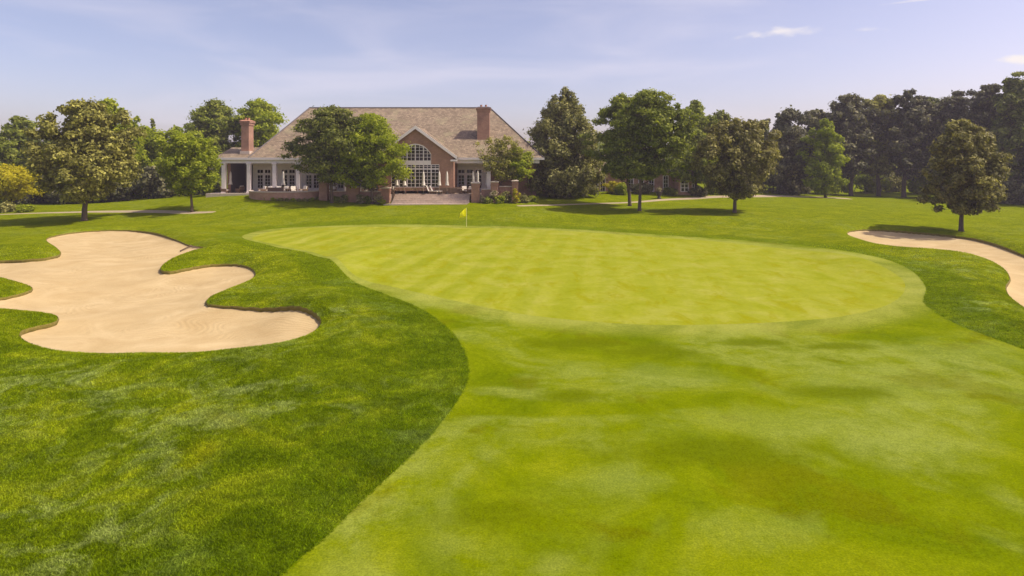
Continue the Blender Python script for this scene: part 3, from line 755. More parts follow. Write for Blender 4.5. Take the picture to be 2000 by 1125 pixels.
tree('broadleaf_tree', 345, 388, 108, 345, 247, 392, 66, 'column', 'bright', 'yellowish green tree between the woodland and the patio, behind the young tree', LM, nc=80, cr=.22, per=190, size=.34)
tree('conifer_tree', 298, 388, 122, 298, 232, 380, 15, 'pyramid', 'dark', 'thin dark conifer whose tip rises above the green trees left of the clubhouse', nc=50, cr=.35, per=90, size=.34)
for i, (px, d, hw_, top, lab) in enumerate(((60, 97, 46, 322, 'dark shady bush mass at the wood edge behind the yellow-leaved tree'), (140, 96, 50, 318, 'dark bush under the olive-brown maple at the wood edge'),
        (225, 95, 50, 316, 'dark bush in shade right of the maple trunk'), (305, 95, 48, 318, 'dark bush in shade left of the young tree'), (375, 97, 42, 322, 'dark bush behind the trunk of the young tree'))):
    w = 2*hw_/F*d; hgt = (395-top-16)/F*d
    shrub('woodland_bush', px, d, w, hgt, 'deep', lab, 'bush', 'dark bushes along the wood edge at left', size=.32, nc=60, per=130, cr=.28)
for px, lf, w, h, lab in ((10, 'silver', 3.2, 1.1, 'low pale spreading shrub under the yellow-leaved tree'), (50, 'bright', 2.4, .8, 'low light green shrub right of the yellow-leaved tree'),):
    shrub('low_shrub', px, 80, w, h, lf, lab, size=.15, nc=24, per=120)
# --- round the clubhouse
tree('locust_tree', 405, 380, 116, 415, 194, 350, 58, 'round', 'green', 'tall feathery green tree behind the left chimney, on its left side', 'tall trees behind the left chimney', nc=190, cr=.2, per=190, size=.3, flat=.55)
tree('locust_tree', 512, 380, 118, 505, 193, 345, 60, 'round', 'bright', 'tall feathery light green tree right of the left chimney, above the roof slope', 'tall trees behind the left chimney', nc=200, cr=.2, per=190, size=.3, flat=.55)
tree('honey_locust', 648, 396, 80.5, 645, 208, 356, 73, 'round', 'dark', 'dark green layered locust tree on the lawn in front of the clubhouse terrace', nc=150, cr=.2, per=230, size=.2, flat=.5, trunk_r=.2, lop=.3, extra=((650, 205, 270, 38, 22),))
tree('honey_locust', 727, 397, 81, 720, 222, 366, 76, 'round', 'bright', 'yellow-green feathery locust tree left of the terrace steps', nc=170, cr=.19, per=230, size=.2, flat=.6, trunk_r=.2, lop=.3)
tree('ornamental_tree', 978, 393, 83, 980, 264, 352, 46, 'round', 'olive', 'thin bronze-leaved ornamental tree against the right of the clubhouse roof', nc=90, cr=.2, per=75, size=.15, trunk_r=.11, nlimb=26)
tree('ornamental_tree', 1003, 392, 84.5, 1012, 286, 354, 34, 'round', 'bright', 'small bright green tree beside the bronze-leaved ornamental tree', nc=60, cr=.26, per=150, size=.18, flat=.5, trunk_r=.1)
tree('linden_tree', 1115, 386, 92, 1103, 172, 380, 82, 'pyramid', 'silver', 'tall pyramid-shaped dark linden right of the clubhouse', nc=230, cr=.17, per=220, size=.26, flat=.95, trunk_r=.3, seed=77)
tree('honey_locust', 1230, 402, 83, 1212, 184, 350, 60, 'round', 'green', 'feathery locust tree, the farther and left one of the pair with close trunks', 'pair of locust trees right of the clubhouse', nc=150, cr=.19, per=220, size=.22, flat=.5, trunk_r=.22, lop=.28)
tree('honey_locust', 1249, 413, 76.5, 1270, 174, 350, 76, 'egg', 'green', 'feathery locust tree, the nearer and right one of the pair with close trunks', 'pair of locust trees right of the clubhouse', nc=180, cr=.18, per=220, size=.21, flat=.5, trunk_r=.2, lop=.28)
tree('broadleaf_tree', 1358, 378, 98, 1358, 194, 354, 56, 'pyramid', 'green', 'upright green tree with a pointed top between the locust pair and the lone dark tree', nc=110, cr=.24, per=200, size=.3)
tree('broadleaf_tree', 1400, 378, 104, 1408, 216, 366, 52, 'egg', 'dark', 'dark tree rising just behind the lone olive tree on its left', nc=100, cr=.22, per=200, size=.32)
tree('maple_tree', 1435, 416, 75, 1442, 231, 386, 82, 'round', 'bronze', 'lone dark bronze maple on the lawn with a round shadow at its foot', nc=200, cr=.17, per=240, size=.21, trunk_r=.21, depth=.9)
RW = 'tall dark trees of the wood on the right'
tree('broadleaf_tree', 1525, 384, 112, 1538, 212, 390, 64, 'egg', 'deep', 'dense dark tree filling the space right of the lone bronze maple', nc=130, cr=.2, per=220, size=.34)
tree('broadleaf_tree', 1478, 384, 122, 1490, 236, 388, 36, 'round', 'dark', 'smaller dark tree half hidden behind the lone bronze maple', nc=80, cr=.23, per=190, size=.34)
tree('broadleaf_tree', 1612, 388, 104, 1610, 232, 378, 42, 'egg', 'bright', 'slender yellow-green tree at the front of the dark wood', nc=100, cr=.22, per=170, size=.26, trunk_r=.2)
for (px, cpx, d, top, bot, hw_, lf, lab) in (
        (1598, 1590, 124, 214, 364, 56, 'deep', 'dark oak behind the slender yellow-green tree'),
        (1662, 1655, 120, 187, 346, 62, 'deep', 'spreading dark oak with forked trunk right of the yellow-green tree'),
        (1716, 1718, 122, 186, 344, 54, 'olive', 'dark oak with a straight trunk, second from the yellow-green tree'),
        (1765, 1778, 118, 176, 348, 52, 'deep', 'dark oak with ragged top left of the lone tree by the right bunker'),
        (1812, 1820, 126, 190, 350, 50, 'dark', 'dark oak just left of and behind the lone tree by the right bunker'),
        (1862, 1875, 116, 178, 360, 58, 'deep', 'dark oak straight behind the lone tree by the right bunker'),
        (1925, 1930, 110, 160, 366, 54, 'deep', 'tall dark tree right of the lone tree, second from the right edge'),
        (1985, 1988, 104, 140, 380, 60, 'dark', 'tallest dark tree, at the right edge of the photo')):
    tree('oak_tree', px, 386, d, cpx, top, bot, hw_, 'round' if bot < 360 else 'egg', lf, lab, RW, nc=150, cr=.19, per=190, size=.36, trunk_r=.38, lop=.32, nlimb=22)
tree('maple_tree', 1877, 456, 61.8, 1882, 235, 416, 76, 'egg', 'bronze', 'lone bronze-leaved maple with a thin trunk standing above the right bunker', nc=210, cr=.165, per=250, size=.18, trunk_r=.2)
# trees beyond the frame edges that the photo's own edges cut
tree('oak_tree', 2060, 388, 100, 2060, 140, 385, 70, 'egg', 'deep', 'dark tree just past the right edge of the wood', RW, nc=120, cr=.2, per=180, size=.38, trunk_r=.4)
tree('broadleaf_tree', -80, 395, 96, -80, 240, 395, 60, 'egg', 'dark', 'dark tree just past the left edge of the wood', LM, nc=90, cr=.22, per=180, size=.36)
# understory of the right-hand wood
for i, (px, d, w, h, lf, lab) in enumerate((
        (1560, 128, 9, 4.2, 'green', 'green undergrowth bush left of the oak trunks'), (1640, 134, 9, 5.0, 'bright', 'light green undergrowth bush behind the forked oak trunk'),
        (1700, 132, 8, 5.2, 'bright', 'sunlit undergrowth bush between two oak trunks'), (1750, 136, 9, 4.6, 'silver', 'pale undergrowth bush left of the lone tree'),
        (1800, 130, 8, 5.4, 'bright', 'yellow-green undergrowth bush beside the lone tree crown'), (1850, 128, 9, 4, 'dark', 'dark undergrowth bush behind the lone tree'),
        (1915, 112, 8, 4.4, 'deep', 'dark bush under the tall tree second from the right edge'), (1975, 102, 8, 4.0, 'deep', 'dark bush under the tallest tree at the right edge'),
        (1610, 140, 9, 4.5, 'dark', 'dark bush deep in the wood behind the yellow-green tree'))):
    shrub('undergrowth_bush', px, d, w, h, lf, lab, 'bush', 'undergrowth bushes of the right wood', size=.36, nc=34, per=110, cr=.3)
# far wood that reads as one mass
def far_wood():
    g = np.random.default_rng(5); P_ = []
    for k in range(900):
        a_ = g.uniform(-62, 62); dist = g.uniform(170, 300); x = dist*math.tan(R(a_)) if abs(a_) < 50 else dist*math.tan(R(a_))*.8
        top = 7.5+2.0*math.sin(x*.045)+1.5*math.sin(x*.021+1)+ (2 if abs(x) > 60 else 0)
        P_.append((x, dist, g.uniform(0, 1)**.7*top*dist/200))
    P_ = np.array(P_); me = leaf_mesh(P_, np.full(len(P_), 4.2), 90, 1.0, .8, seed=3)
    return tag(link_mesh('far_wood', me, LEAF['green']), 'far wood closing the horizon behind the trees', 'woodland', kind='stuff')
far_wood()

# ------------------------------------------------------------------ clubhouse
FL = 2.50     # terrace and floor level
def sx(px, d): return (px-1000)/F*d
def sz(py, d): return CZ-(py-H0)/F*d
house = empty('clubhouse', (-17, 90.5, FL), 'long brick clubhouse with shake hip roof, tall arched gable window and white-columned porch', 'clubhouse')
DW = 90.5     # front wall
EY = 86.2     # eave line
EZ = 7.5      # eave height
RY, RZ = 99.0, 15.65
XL, XR = sx(485, EY), sx(1062, EY)
RXL, RXR = sx(605, RY), sx(957, RY)
BY = 2*RY-EY
# walls
w = MB()
w.box(sx(495, DW), XR-.9, DW, DW+.4, FL-.6, EZ-.45)                 # front wall
w.box(XR-1.3, XR-.9, DW+.4, BY-1, FL-.6, EZ-.45)                     # right wall
w.box(sx(495, DW), XR-1.3, BY-1.4, BY-1, FL-.6, EZ-.45)              # back
w.box(-40.6, -40.2, EY+.9, DW+9, FL-.6, EZ-.45)                       # left end of the deep porch bay
rec = MB(); rec.box(-40.2, sx(495, DW)-.01, DW+1.0, DW+1.2, FL-.1, EZ-.45); rec.box(-40.195, -40.15, EY+1.0, DW+.99, FL, EZ-.55); rec.build('porch_shade_panel', M['slate'], house)  # dark panels added to give the porch bay its deep shade
w.box(sx(495, DW)-.003, sx(495, DW)+.4, DW+.4, BY-1.4, FL-.6, EZ-.46)
w.build('wall', M['brick'], house)
# main hip roof (with thickness) + soffit
th = .28
r = MB()
A_, B_, C_, D_ = (XL, EY, EZ), (XR, EY, EZ), (XR, BY, EZ), (XL, BY, EZ)
E_, F_ = (RXL, RY, RZ), (RXR, RY, RZ)
r.quad(A_, B_, F_, E_); r.quad(B_, C_, F_); r.quad(C_, D_, E_, F_); r.quad(D_, A_, E_)
lo = lambda p: (p[0], p[1], p[2]-th)
r.quad(lo(A_), lo(D_), lo(C_), lo(B_))
for p, q in ((A_, B_), (B_, C_), (C_, D_), (D_, A_)): r.quad(p, lo(p), lo(q), q)
roof = r.build('roof', M['shake'], house)
rc = MB(); rc.tube([(RXL-.1, RY, RZ+.02), (RXR+.1, RY, RZ+.02)], .13, 6)
for p, q in ((E_, A_), (F_, B_), (E_, D_), (F_, C_)): rc.tube([Vector(p)+Vector((0,0,.02)), Vector(q)+Vector((0,0,.02))], .10, 6)
rc.build('ridge_cap', M['slate'], roof)
# fascia, gutter, frieze
f = MB()
gx0, gx1 = sx(738, 84.5), sx(886, 84.5)        # gable block
f.box(-42.0, gx0-.35, EY-.14, EY-.003, EZ-.30, EZ+.02); f.box(gx1+.35, XR+.1, EY-.14, EY-.003, EZ-.30, EZ+.02)
f.box(-41.6, gx0-.02, EY+.12, EY+.42, EZ-.78, EZ-.32); f.box(gx1+.02, XR-.6, EY+.12, EY+.42, EZ-.78, EZ-.32)
f.build('fascia', M['white'], house)
s_ = MB(); s_.box(-41.6, gx0-.02, EY+.43, DW-.01, EZ-.52, EZ-.42); s_.box(gx1+.02, XR-.9, EY+.43, DW-.01, EZ-.52, EZ-.42)
s_.build('porch_ceiling', M['white'], house)
# low left wing roof
lw = MB(); lx0, lx1 = -42.0, XL+3.2
lw.quad((lx0, EY, EZ), (lx1, EY, EZ), (lx1, EY+4.0, EZ+1.55), (lx0+.6, EY+4.0, EZ+1.55)); lw.quad((lx0+.6, EY+4.0, EZ+1.55), (lx1, EY+4.0, EZ+1.55), (lx1, EY+9, EZ-.1), (lx0, EY+9, EZ-.1))
lw.quad((lx0, EY, EZ), (lx0+.6, EY+4.0, EZ+1.55), (lx0, EY+9, EZ-.1)); lw.quad((lx0, EY, EZ-.28), (lx0, EY+9, EZ-.28), (lx1, EY+9, EZ-.28), (lx1, EY, EZ-.28))
lw.quad((lx0, EY, EZ-.28), (lx0, EY, EZ), (lx0, EY+9, EZ-.1), (lx0, EY+9, EZ-.28))
lw.build('wing_roof', M['shake'], house)
# columns
def column(x, y):
    c = MB(); c.rbox(x, y, .52, .52, FL+.18, EZ-.95); c.rbox(x, y, .66, .66, FL, FL+.18); c.rbox(x, y, .66, .66, EZ-.95, EZ-.78)
    return c.build('column', M['white'], house, bevel=.015)
for x in (sx(438, 86.5), sx(487, 86.5), sx(537, 86.5), sx(583, 86.5), -27.0, -23.4, -19.9): column(x, EY+.27)
pil = MB(); pil.rbox(sx(955, 86.5), EY+.27, .5, .5, FL, EZ-.78); pil.build('column', M['white'], house)

def glazed(x0, x1, z0, z1, y, nx, nz, name='window', parent=house, fr=.11, bar=.05, door=False, glass_back=.10, tops=None):
    """a frame with glazing bars and a pane behind; door adds a kick panel and a handle"""
    fm = MB(); kick = .0 if not door else .45
    fm.box(x0, x0+fr, y-.06, y+.1, z0, z1); fm.box(x1-fr, x1, y-.06, y+.1, z0, z1)
    fm.box(x0+fr, x1-fr, y-.057, y+.1, z1-fr, z1); fm.box(x0+fr, x1-fr, y-.057, y+.1, z0, z0+fr+kick)
    zi0, zi1, xi0, xi1 = z0+fr+kick, z1-fr, x0+fr, x1-fr
    for i in range(1, nx): q = xi0+(xi1-xi0)*i/nx; fm.box(q-bar/2, q+bar/2, y-.03, y+.05, zi0, zi1)
    for i in range(1, nz): q = zi0+(zi1-zi0)*i/nz; fm.box(xi0, xi1, y-.027, y+.047, q-bar/2, q+bar/2)
    o = fm.build(name, M['white'], parent)
    g_ = MB(); g_.box(xi0, xi1, y+.052, y+.075, zi0, zi1); g_.build('pane', M['glass'], o)
    if door:
        h_ = MB(); h_.box(x1-fr-.02, x1-fr+.04, y-.13, y-.062, z0+.95, z0+1.15); h_.build('handle', M['dark'], o)
    return o
def door_bay(x, y, n_, w_=.98, zt=2.55, trans=.62, gap=.12):
    """white panel holding n doors with transom lights above"""
    W_ = n_*w_+(n_+1)*gap; pn = MB(); x0 = x-W_/2
    for i in range(n_+1): q = x0+i*(w_+gap); pn.box(q, q+gap, y-.10, y+.05, FL, FL+zt+trans+.55)
    for i in range(n_):
        q = x0+gap+i*(w_+gap)
        pn.box(q, q+w_, y-.097, y+.05, FL+zt, FL+zt+.14); pn.box(q, q+w_, y-.097, y+.05, FL+zt+.14+trans, FL+zt+trans+.55)
    pn.build('door_surround', M['white'], house)
    for i in range(n_):
        q = x0+gap+i*(w_+gap)
        glazed(q+.01, q+w_-.01, FL+.01, FL+zt-.01, y-.04, 2, 4, 'door', door=True)
        glazed(q+.01, q+w_-.01, FL+zt+.15, FL+zt+.13+trans, y-.04, 2, 1, 'transom_window', fr=.07)
for x in (-36.7, -33.1, -29.5, -25.9, -22.3): door_bay(x, DW-.15, 2)
door_bay(sx(918, DW), DW-.15, 3, w_=1.05, gap=.22)
# gable block
GY = 84.5; gz1 = 11.75; gmx = (gx0+gx1)/2; ghw = (gx1-gx0)/2; slope = (gz1-7.55)/(ghw+.45)
def gtop(x): return gz1-.12-abs(x-gmx)*slope
for x_, y_ in ((sx(495, DW)-.05, gx0), (gx1, sx(957, DW))): pw = MB(); pw.box(x_, y_, DW-.09, DW-.003, FL, EZ-.53); pw.build('porch_wall', M['white'], house)
# big window opening: six bays below, arched four-bay light above
wb = [sx(p, GY) for p in (764, 779.5, 795, 811, 827, 842, 858)]
wz0, wz1, wz2 = sz(366, GY), sz(321, GY), sz(317, GY)
arch = [(779.5, 300), (787, 291), (795, 284.5), (803, 281.5), (811, 280.5), (819, 281.5), (827, 284.5), (835, 291), (842, 300)]
g = MB()
g.prism([(gx0, FL-.6), (wb[0], FL-.6), (wb[0], gtop(wb[0])), (gx0, gtop(gx0))], GY, GY+.35)
g.prism([(wb[6], FL-.6), (gx1, FL-.6), (gx1, gtop(gx1)), (wb[6], gtop(wb[6]))], GY, GY+.35)
g.prism([(wb[0], FL-.6), (wb[6], FL-.6), (wb[6], wz0), (wb[0], wz0)], GY, GY+.35)
g.prism([(wb[0], wz1), (wb[1], wz1), (wb[1], gtop(wb[1])), (wb[0], gtop(wb[0]))], GY, GY+.35)
g.prism([(wb[5], wz1), (wb[6], wz1), (wb[6], gtop(wb[6])), (wb[5], gtop(wb[5]))], GY, GY+.35)
ap = [(sx(a_, GY), sz(b_, GY)) for a_, b_ in arch]
for (p, q) in zip(ap[:-1], ap[1:]):
    g.prism([p, q, (q[0], gtop(q[0])), (p[0], gtop(p[0]))], GY, GY+.35)
g.box(gx0, gx0+.35, GY+.35, DW, FL-.6, 7.3); g.box(gx1-.35, gx1, GY+.35, DW, FL-.6, 7.3)
g.build('gable_wall', M['brick'], house)
gr = MB(); ov = .45; gy0 = GY-.45
def gplane(y0, y1, up_, dn):
    for s in (-1, 1):
        e = (gmx+s*(ghw+ov), 7.55)
        gr.v += []
        poly = [(gmx, gz1+up_), (e[0], e[1]+up_), (e[0], e[1]-dn), (gmx, gz1-dn)]
        gr.prism(poly if s > 0 else poly[::-1], y0, y1)
gplane(gy0+.12, 93.4, .14, .03)
gr.build('gable_roof', M['shake'], house)
rk = MB()
for s in (-1, 1):
    e = (gmx+s*(ghw+ov+.05), 7.51)
    poly = [(gmx, gz1+.17), (e[0], e[1]+.17), (e[0], e[1]-.28), (gmx, gz1-.28)]
    rk.prism(poly if s > 0 else poly[::-1], gy0, gy0+.117)
    rk.box(min(e[0], e[0]-s*.9), max(e[0], e[0]-s*.9), gy0, GY-.003, e[1]-.52, e[1]-.285)
rk.build('bargeboard', M['white'], house)
# glazing of the gable
gw = MB(); fr = .13; yy = GY+.08
for i, x in enumerate(wb):
    topz = wz1
    gw.box(x-fr/2, x+fr/2, yy-.06, yy+.08, wz0, topz)
gw.box(wb[0], wb[6], yy-.063, yy+.083, wz1-.1, wz2+.25)
gw.box(wb[0], wb[6], yy-.063, yy+.083, wz0-.12, wz0+.08)
zt_ = sz(330, GY); gw.box(wb[0], wb[6], yy-.057, yy+.077, zt_-.08, zt_+.08)
for i in (1, 2, 3, 4, 5):
    zt2 = {1: 300, 2: 284.5, 3: 280.5, 4: 284.5, 5: 300}[i]
    gw.box(wb[i]-fr/2, wb[i]+fr/2, yy-.06, yy+.08, wz2+.25, sz(zt2, GY))
for p, q in zip(ap[:-1], ap[1:]):
    gw.prism([(p[0], p[1]+.02), (q[0], q[1]+.02), (q[0], q[1]-.16), (p[0], p[1]-.16)], yy-.066, yy+.086)
wf = gw.build('gable_window', M['white'], house)
bars = MB(); bt = .055
for i in range(6):
    q = (wb[i]+wb[i+1])/2; bars.box(q-bt/2, q+bt/2, yy-.02, yy+.04, wz0, wz1)
    if 1 <= i <= 4: bars.box(q-bt/2, q+bt/2, yy-.02, yy+.04, wz2+.25, sz((290, 283, 283, 290)[i-1], GY))
for k in range(1, 5): q = wz0+(zt_-wz0)*k/5+.03; bars.box(wb[0], wb[6], yy-.017, yy+.037, q-bt/2, q+bt/2)
q = (zt_+wz1)/2; bars.box(wb[0], wb[6], yy-.017, yy+.037, q-bt/2, q+bt/2)
for k in range(1, 5):
    q = wz2+.25+(sz(281, GY)-wz2-.25)*k/5
    if q < sz(300, GY): xa, xb = wb[1], wb[5]
    else: u = (q-sz(300, GY))/(sz(281, GY)-sz(300, GY)); xa = wb[1]+(wb[2]-wb[1])*u*1.1; xb = wb[5]-(wb[5]-wb[4])*u*1.1
    bars.box(xa, xb, yy-.017, yy+.037, q-bt/2, q+bt/2)
bars.build('glazing_bar', M['white'], wf)
pn = MB(); pn.box(wb[0], wb[6], yy+.05, yy+.07, wz0, wz1)
pn.prism([(wb[1], wz1)]+ap+[(wb[5], wz1)][::1], yy+.05, yy+.07)
pn.build('pane', M['glass'], wf)
# chimneys
def chimney(px0, px1, d, top, base_z, dep, capc, label):
    x0, x1 = sx(px0, d), sx(px1, d); zt = sz(top, d)
    c = MB(); c.box(x0, x1, d, d+dep, base_z, zt-.75); c.box(x0-.10, x1+.10, d-.10, d+dep+.10, zt-.75, zt-.42)
    c.box(x0-.2, x1+.2, d-.2, d+dep+.2, zt-.42, zt-.16)
    o = c.build('chimney', M['brick'], house, bevel=.01); o['label'] = label
    k = MB(); k.rbox((x0+x1)/2, d+dep/2, x1-x0+.46, dep+.46, zt-.16, zt, w1=(x1-x0)*.8, d1=dep*.8); k.build('cap', M[capc], o)
    for s in (-.28, .28):
        p_ = MB(); p_.lathe((x0+x1)/2+s*(x1-x0)*.7, d+dep/2, [(.17, zt-.02), (.15, zt+.30), (.18, zt+.33)], 10)
        p_.build('flue', M['terracotta'], o)
    return o
chimney(932, 956, 90.4, 208, 9.2, 1.9, 'slate', 'broad brick chimney at the right end of the main roof')
lc = chimney(471, 486, 87.6, 234, 7.3, 1.6, 'terracotta', 'tall brick chimney on the low left roof')
k = MB(); k.box(sx(471, 87.6)-.14, sx(486, 87.6)+.14, 87.46, 89.34, sz(301, 87.6), sz(295, 87.6)); k.build('shoulder_band', M['cream'], lc)
# right wing, mostly hidden behind trees
RWY = 99.0
rw = MB(); rx0, rx1 = sx(1062, RWY), sx(1330, RWY); rw.box(rx0, rx1, RWY, RWY+.4, 1.6, 5.4); rw.box(rx0, rx0+.4, RWY+.4, RWY+9, 1.6, 5.4); rw.box(rx1-.4, rx1, RWY+.4, RWY+9, 1.6, 5.4)
bx0, bx1 = sx(1334, 97), sx(1349, 97)
rw.slab([(rx1-1.6, RWY-.003), (rx1-1.0, RWY-2.2), (rx1+.9, RWY-2.2), (rx1+2.6, RWY-.2), (rx1+2.6, RWY+3)], 1.6, 5.4)
rw.build('wing_wall', M['pale_brick'], house)
r2 = MB(); e0, e1 = RWY-.8, RWY+9.6; zz = 5.4; zr = 8.6; my = (e0+e1)/2
r2.quad((rx0, e0, zz), (rx1+.8, e0, zz), (rx1-3.5, my, zr), (rx0, my, zr)); r2.quad((rx1+.8, e0, zz), (rx1+.8, e1, zz), (rx1-3.5, my, zr)); r2.quad((rx1+.8, e1, zz), (rx0, e1, zz), (rx0, my, zr), (rx1-3.5, my, zr))
r2.quad((rx0, e0, zz), (rx0, e1, zz), (rx1+.8, e1, zz), (rx1+.8, e0, zz))
r2.slab([(rx1-1.9, RWY-.9), (rx1-1.2, RWY-2.6), (rx1+1.1, RWY-2.6), (rx1+3.0, RWY-.3), (rx1+3.0, RWY+3.3)], 5.41, 5.62)
r2.build('wing_roof', M['shake'], house)
for k_, p in enumerate((1088, 1148, 1163, 1177, 1232, 1252, 1272, 1300)):
    glazed(sx(p-5.5, RWY), sx(p+5.5, RWY), 2.1, 4.7, RWY-.07, 2, 4, 'wing_window')
for a0, a1 in (((rx1+.9, RWY-2.2), (rx1+2.6, RWY-.2)), ((rx1-1.0, RWY-2.2), (rx1+.9, RWY-2.2))):
    p0, p1 = Vector((*a0, 0)), Vector((*a1, 0)); dd = (p1-p0); ang = math.atan2(dd.y, dd.x); L_ = dd.length; c0 = (p0+p1)/2; nn = Vector((math.sin(ang), -math.cos(ang), 0))
    m_ = MB(); W2 = L_*.62
    for s in (-1, 0, 1): q = c0+dd.normalized()*s*W2/2+nn*.05; m_.rbox(q.x, q.y, .12, .1, 2.2, 4.6, ang)
    for z_ in (2.2, 2.8, 3.4, 4.0, 4.6): q = c0+nn*.047; m_.rbox(q.x, q.y, W2, .09, z_-.05, z_+.05, ang)
    o = m_.build('bay_window', M['white'], house); m_ = MB(); q = c0+nn*.015; m_.rbox(q.x, q.y, W2-.1, .02, 2.25, 4.55, ang); m_.build('pane', M['glass'], o)

# ------------------------------------------------------------------ terrace
TY = 82.3
ter = MB()
cxw, cyw, rw_ = sx(560, 84), 84.6, 4.9
arc = [(cxw+rw_*math.cos(a_), cyw+rw_*.92*math.sin(a_)) for a_ in np.linspace(PI+.12, 2*PI-.25, 22)]
xs0, xs1 = sx(760, TY), sx(925, TY)
poly = [(-42.6, 91), (-42.6, 85.4)]+[(arc[0][0]-.05, 85.4)]+arc+[(arc[-1][0], TY+.6), (xs0, TY+.6), (xs0, TY+1.9), (xs1, TY+1.9), (xs1, TY+.6), (sx(1012, TY), TY+.6), (sx(1012, TY), 91)]
ter.slab(poly, .8, FL)
T_o = ter.build('terrace', M['stone']); tag(T_o, 'stone terrace running along the front of the clubhouse', 'terrace')
# curved parapet
def curved_wall(pts, z0, z1, t, name, mat, label, cap=.12):
    pts = [Vector((*p, 0)) for p in pts]; o_ = []; i_ = []
    for k, p in enumerate(pts):
        tt = (pts[min(k+1, len(pts)-1)]-pts[max(k-1, 0)]).normalized(); nn = Vector((-tt.y, tt.x, 0)); o_.append(p-nn*t/2); i_.append(p+nn*t/2)
    root = empty(name, (pts[len(pts)//2].x, pts[len(pts)//2].y, z0), label, 'wall')
    m_ = MB(); m2 = MB(); m_.slab([(p.x, p.y) for p in o_+i_[::-1]], z0, z1-cap)
    o2 = [p+(p-q).normalized()*.07 for p, q in zip(o_, i_)]; i2 = [q+(q-p).normalized()*.07 for p, q in zip(o_, i_)]
    m2.slab([(p.x, p.y) for p in o2+i2[::-1]], z1-cap, z1)
    m_.build('wall_body', mat, root); m2.build('coping', M['cream'], root); return root
curved_wall(arc, 1.0, FL+.52, .34, 'curved_wall', M['pale_brick'], 'low curved brick wall bulging onto the lawn at the left of the terrace')
def straight_wall(x0, x1, y, z1, mat, label):
    return curved_wall([(x0, y), ((x0+x1)/2, y), (x1, y)], 1.0, z1, .32, 'terrace_wall', mat, label)
straight_wall(sx(642, TY), sx(680, TY), TY+.5, FL+.5, M['pale_brick'], 'low pale wall between the first two brick pillars left of the steps')
straight_wall(sx(700, TY), sx(748, TY), TY+.5, FL+.45, M['pale_brick'], 'low pale wall just left of the terrace steps behind the bushes')
straight_wall(sx(940, TY), sx(962, TY), TY+.5, FL+.75, M['pale_brick'], 'low pale wall just right of the terrace steps')
straight_wall(sx(975, TY), sx(1004, TY), TY+.5, FL+1.15, M['brick'], 'taller brick wall at the right end of the terrace')
def pillar(px, w_, top, label, d=TY, finial=False):
    x = sx(px, d); z0 = surf_z(x, d)-.1; z1 = sz(top, d)
    root = empty('brick_pillar', (x, d, z0), label, 'pillar', 'brick pillars along the terrace front')
    m_ = MB(); m_.rbox(x, d, w_, w_, z0, z1-.14); m_.rbox(x, d, w_+.1, w_+.1, z1-.55, z1-.45); m_.build('shaft', M['brick'], root)
    k_ = MB(); k_.rbox(x, d, w_+.18, w_+.18, z1-.14, z1-.03); k_.rbox(x, d, w_+.18, w_+.18, z1-.03, z1+.05, w1=w_*.5, d1=w_*.5); k_.build('cap', M['cream'], root)
    if finial:
        k_ = MB(); k_.lathe(x, d, [(.16, z1+.03), (.12, z1+.15), (.26, z1+.35), (.25, z1+.5), (.1, z1+.65), (.03, z1+.8)], 12); k_.build('finial', M['cream'], root, smooth=True)
    return root
pillar(633, 1.05, 353, 'brick pillar with pale cap and finial at the right end of the curved wall', finial=True)
pillar(683, .8, 354, 'narrow brick pillar behind the dark locust trunk')
pillar(695, .95, 364, 'brick pillar between the two locust trunks')
pillar(754, 1.05, 366, 'brick pillar at the left side of the terrace steps')
pillar(929, 1.1, 356, 'brick pillar at the right side of the terrace steps')
pillar(966, 1.0, 354, 'brick pillar behind the pale shrub right of the steps')
pillar(1006, .8, 352, 'brick pillar at the far right corner of the terrace')
# steps
zst = surf_z((xs0+xs1)/2, TY-1.6)
nst = 5; st = MB(); hh = (FL-.003-zst)/nst
for k_ in range(nst):
    st.box(xs0+.55, xs1-.55, TY-1.3+k_*.64, TY+1.89, 1.0, zst+hh*(k_+1)) if k_ == 0 else st.box(xs0+.55, xs1-.55, TY-1.3+k_*.64, TY+1.887-k_*.003, zst+hh*k_-.02, zst+hh*(k_+1))
tag(st.build('terrace_steps', M['stone'], bevel=.02), 'wide pale stone steps leading down from the terrace to the lawn', 'steps')
ap_ = MB(); ya = TY-2.6; ap_.slab([(xs0+.2, TY-1.303), (xs0-.2, ya), (xs1-.8, ya+.3), (xs1-.55, TY-1.303)], surf_z(-10, ya)-.3, zst+.04)
tag(ap_.build('path', M['stone']), kind='structure')
cu = MB(); cu.box(-42.7, sx(494, 85), 85.1, 85.397, 1.2, FL+.02); tag(cu.build('kerb', M['cream']), kind='structure')

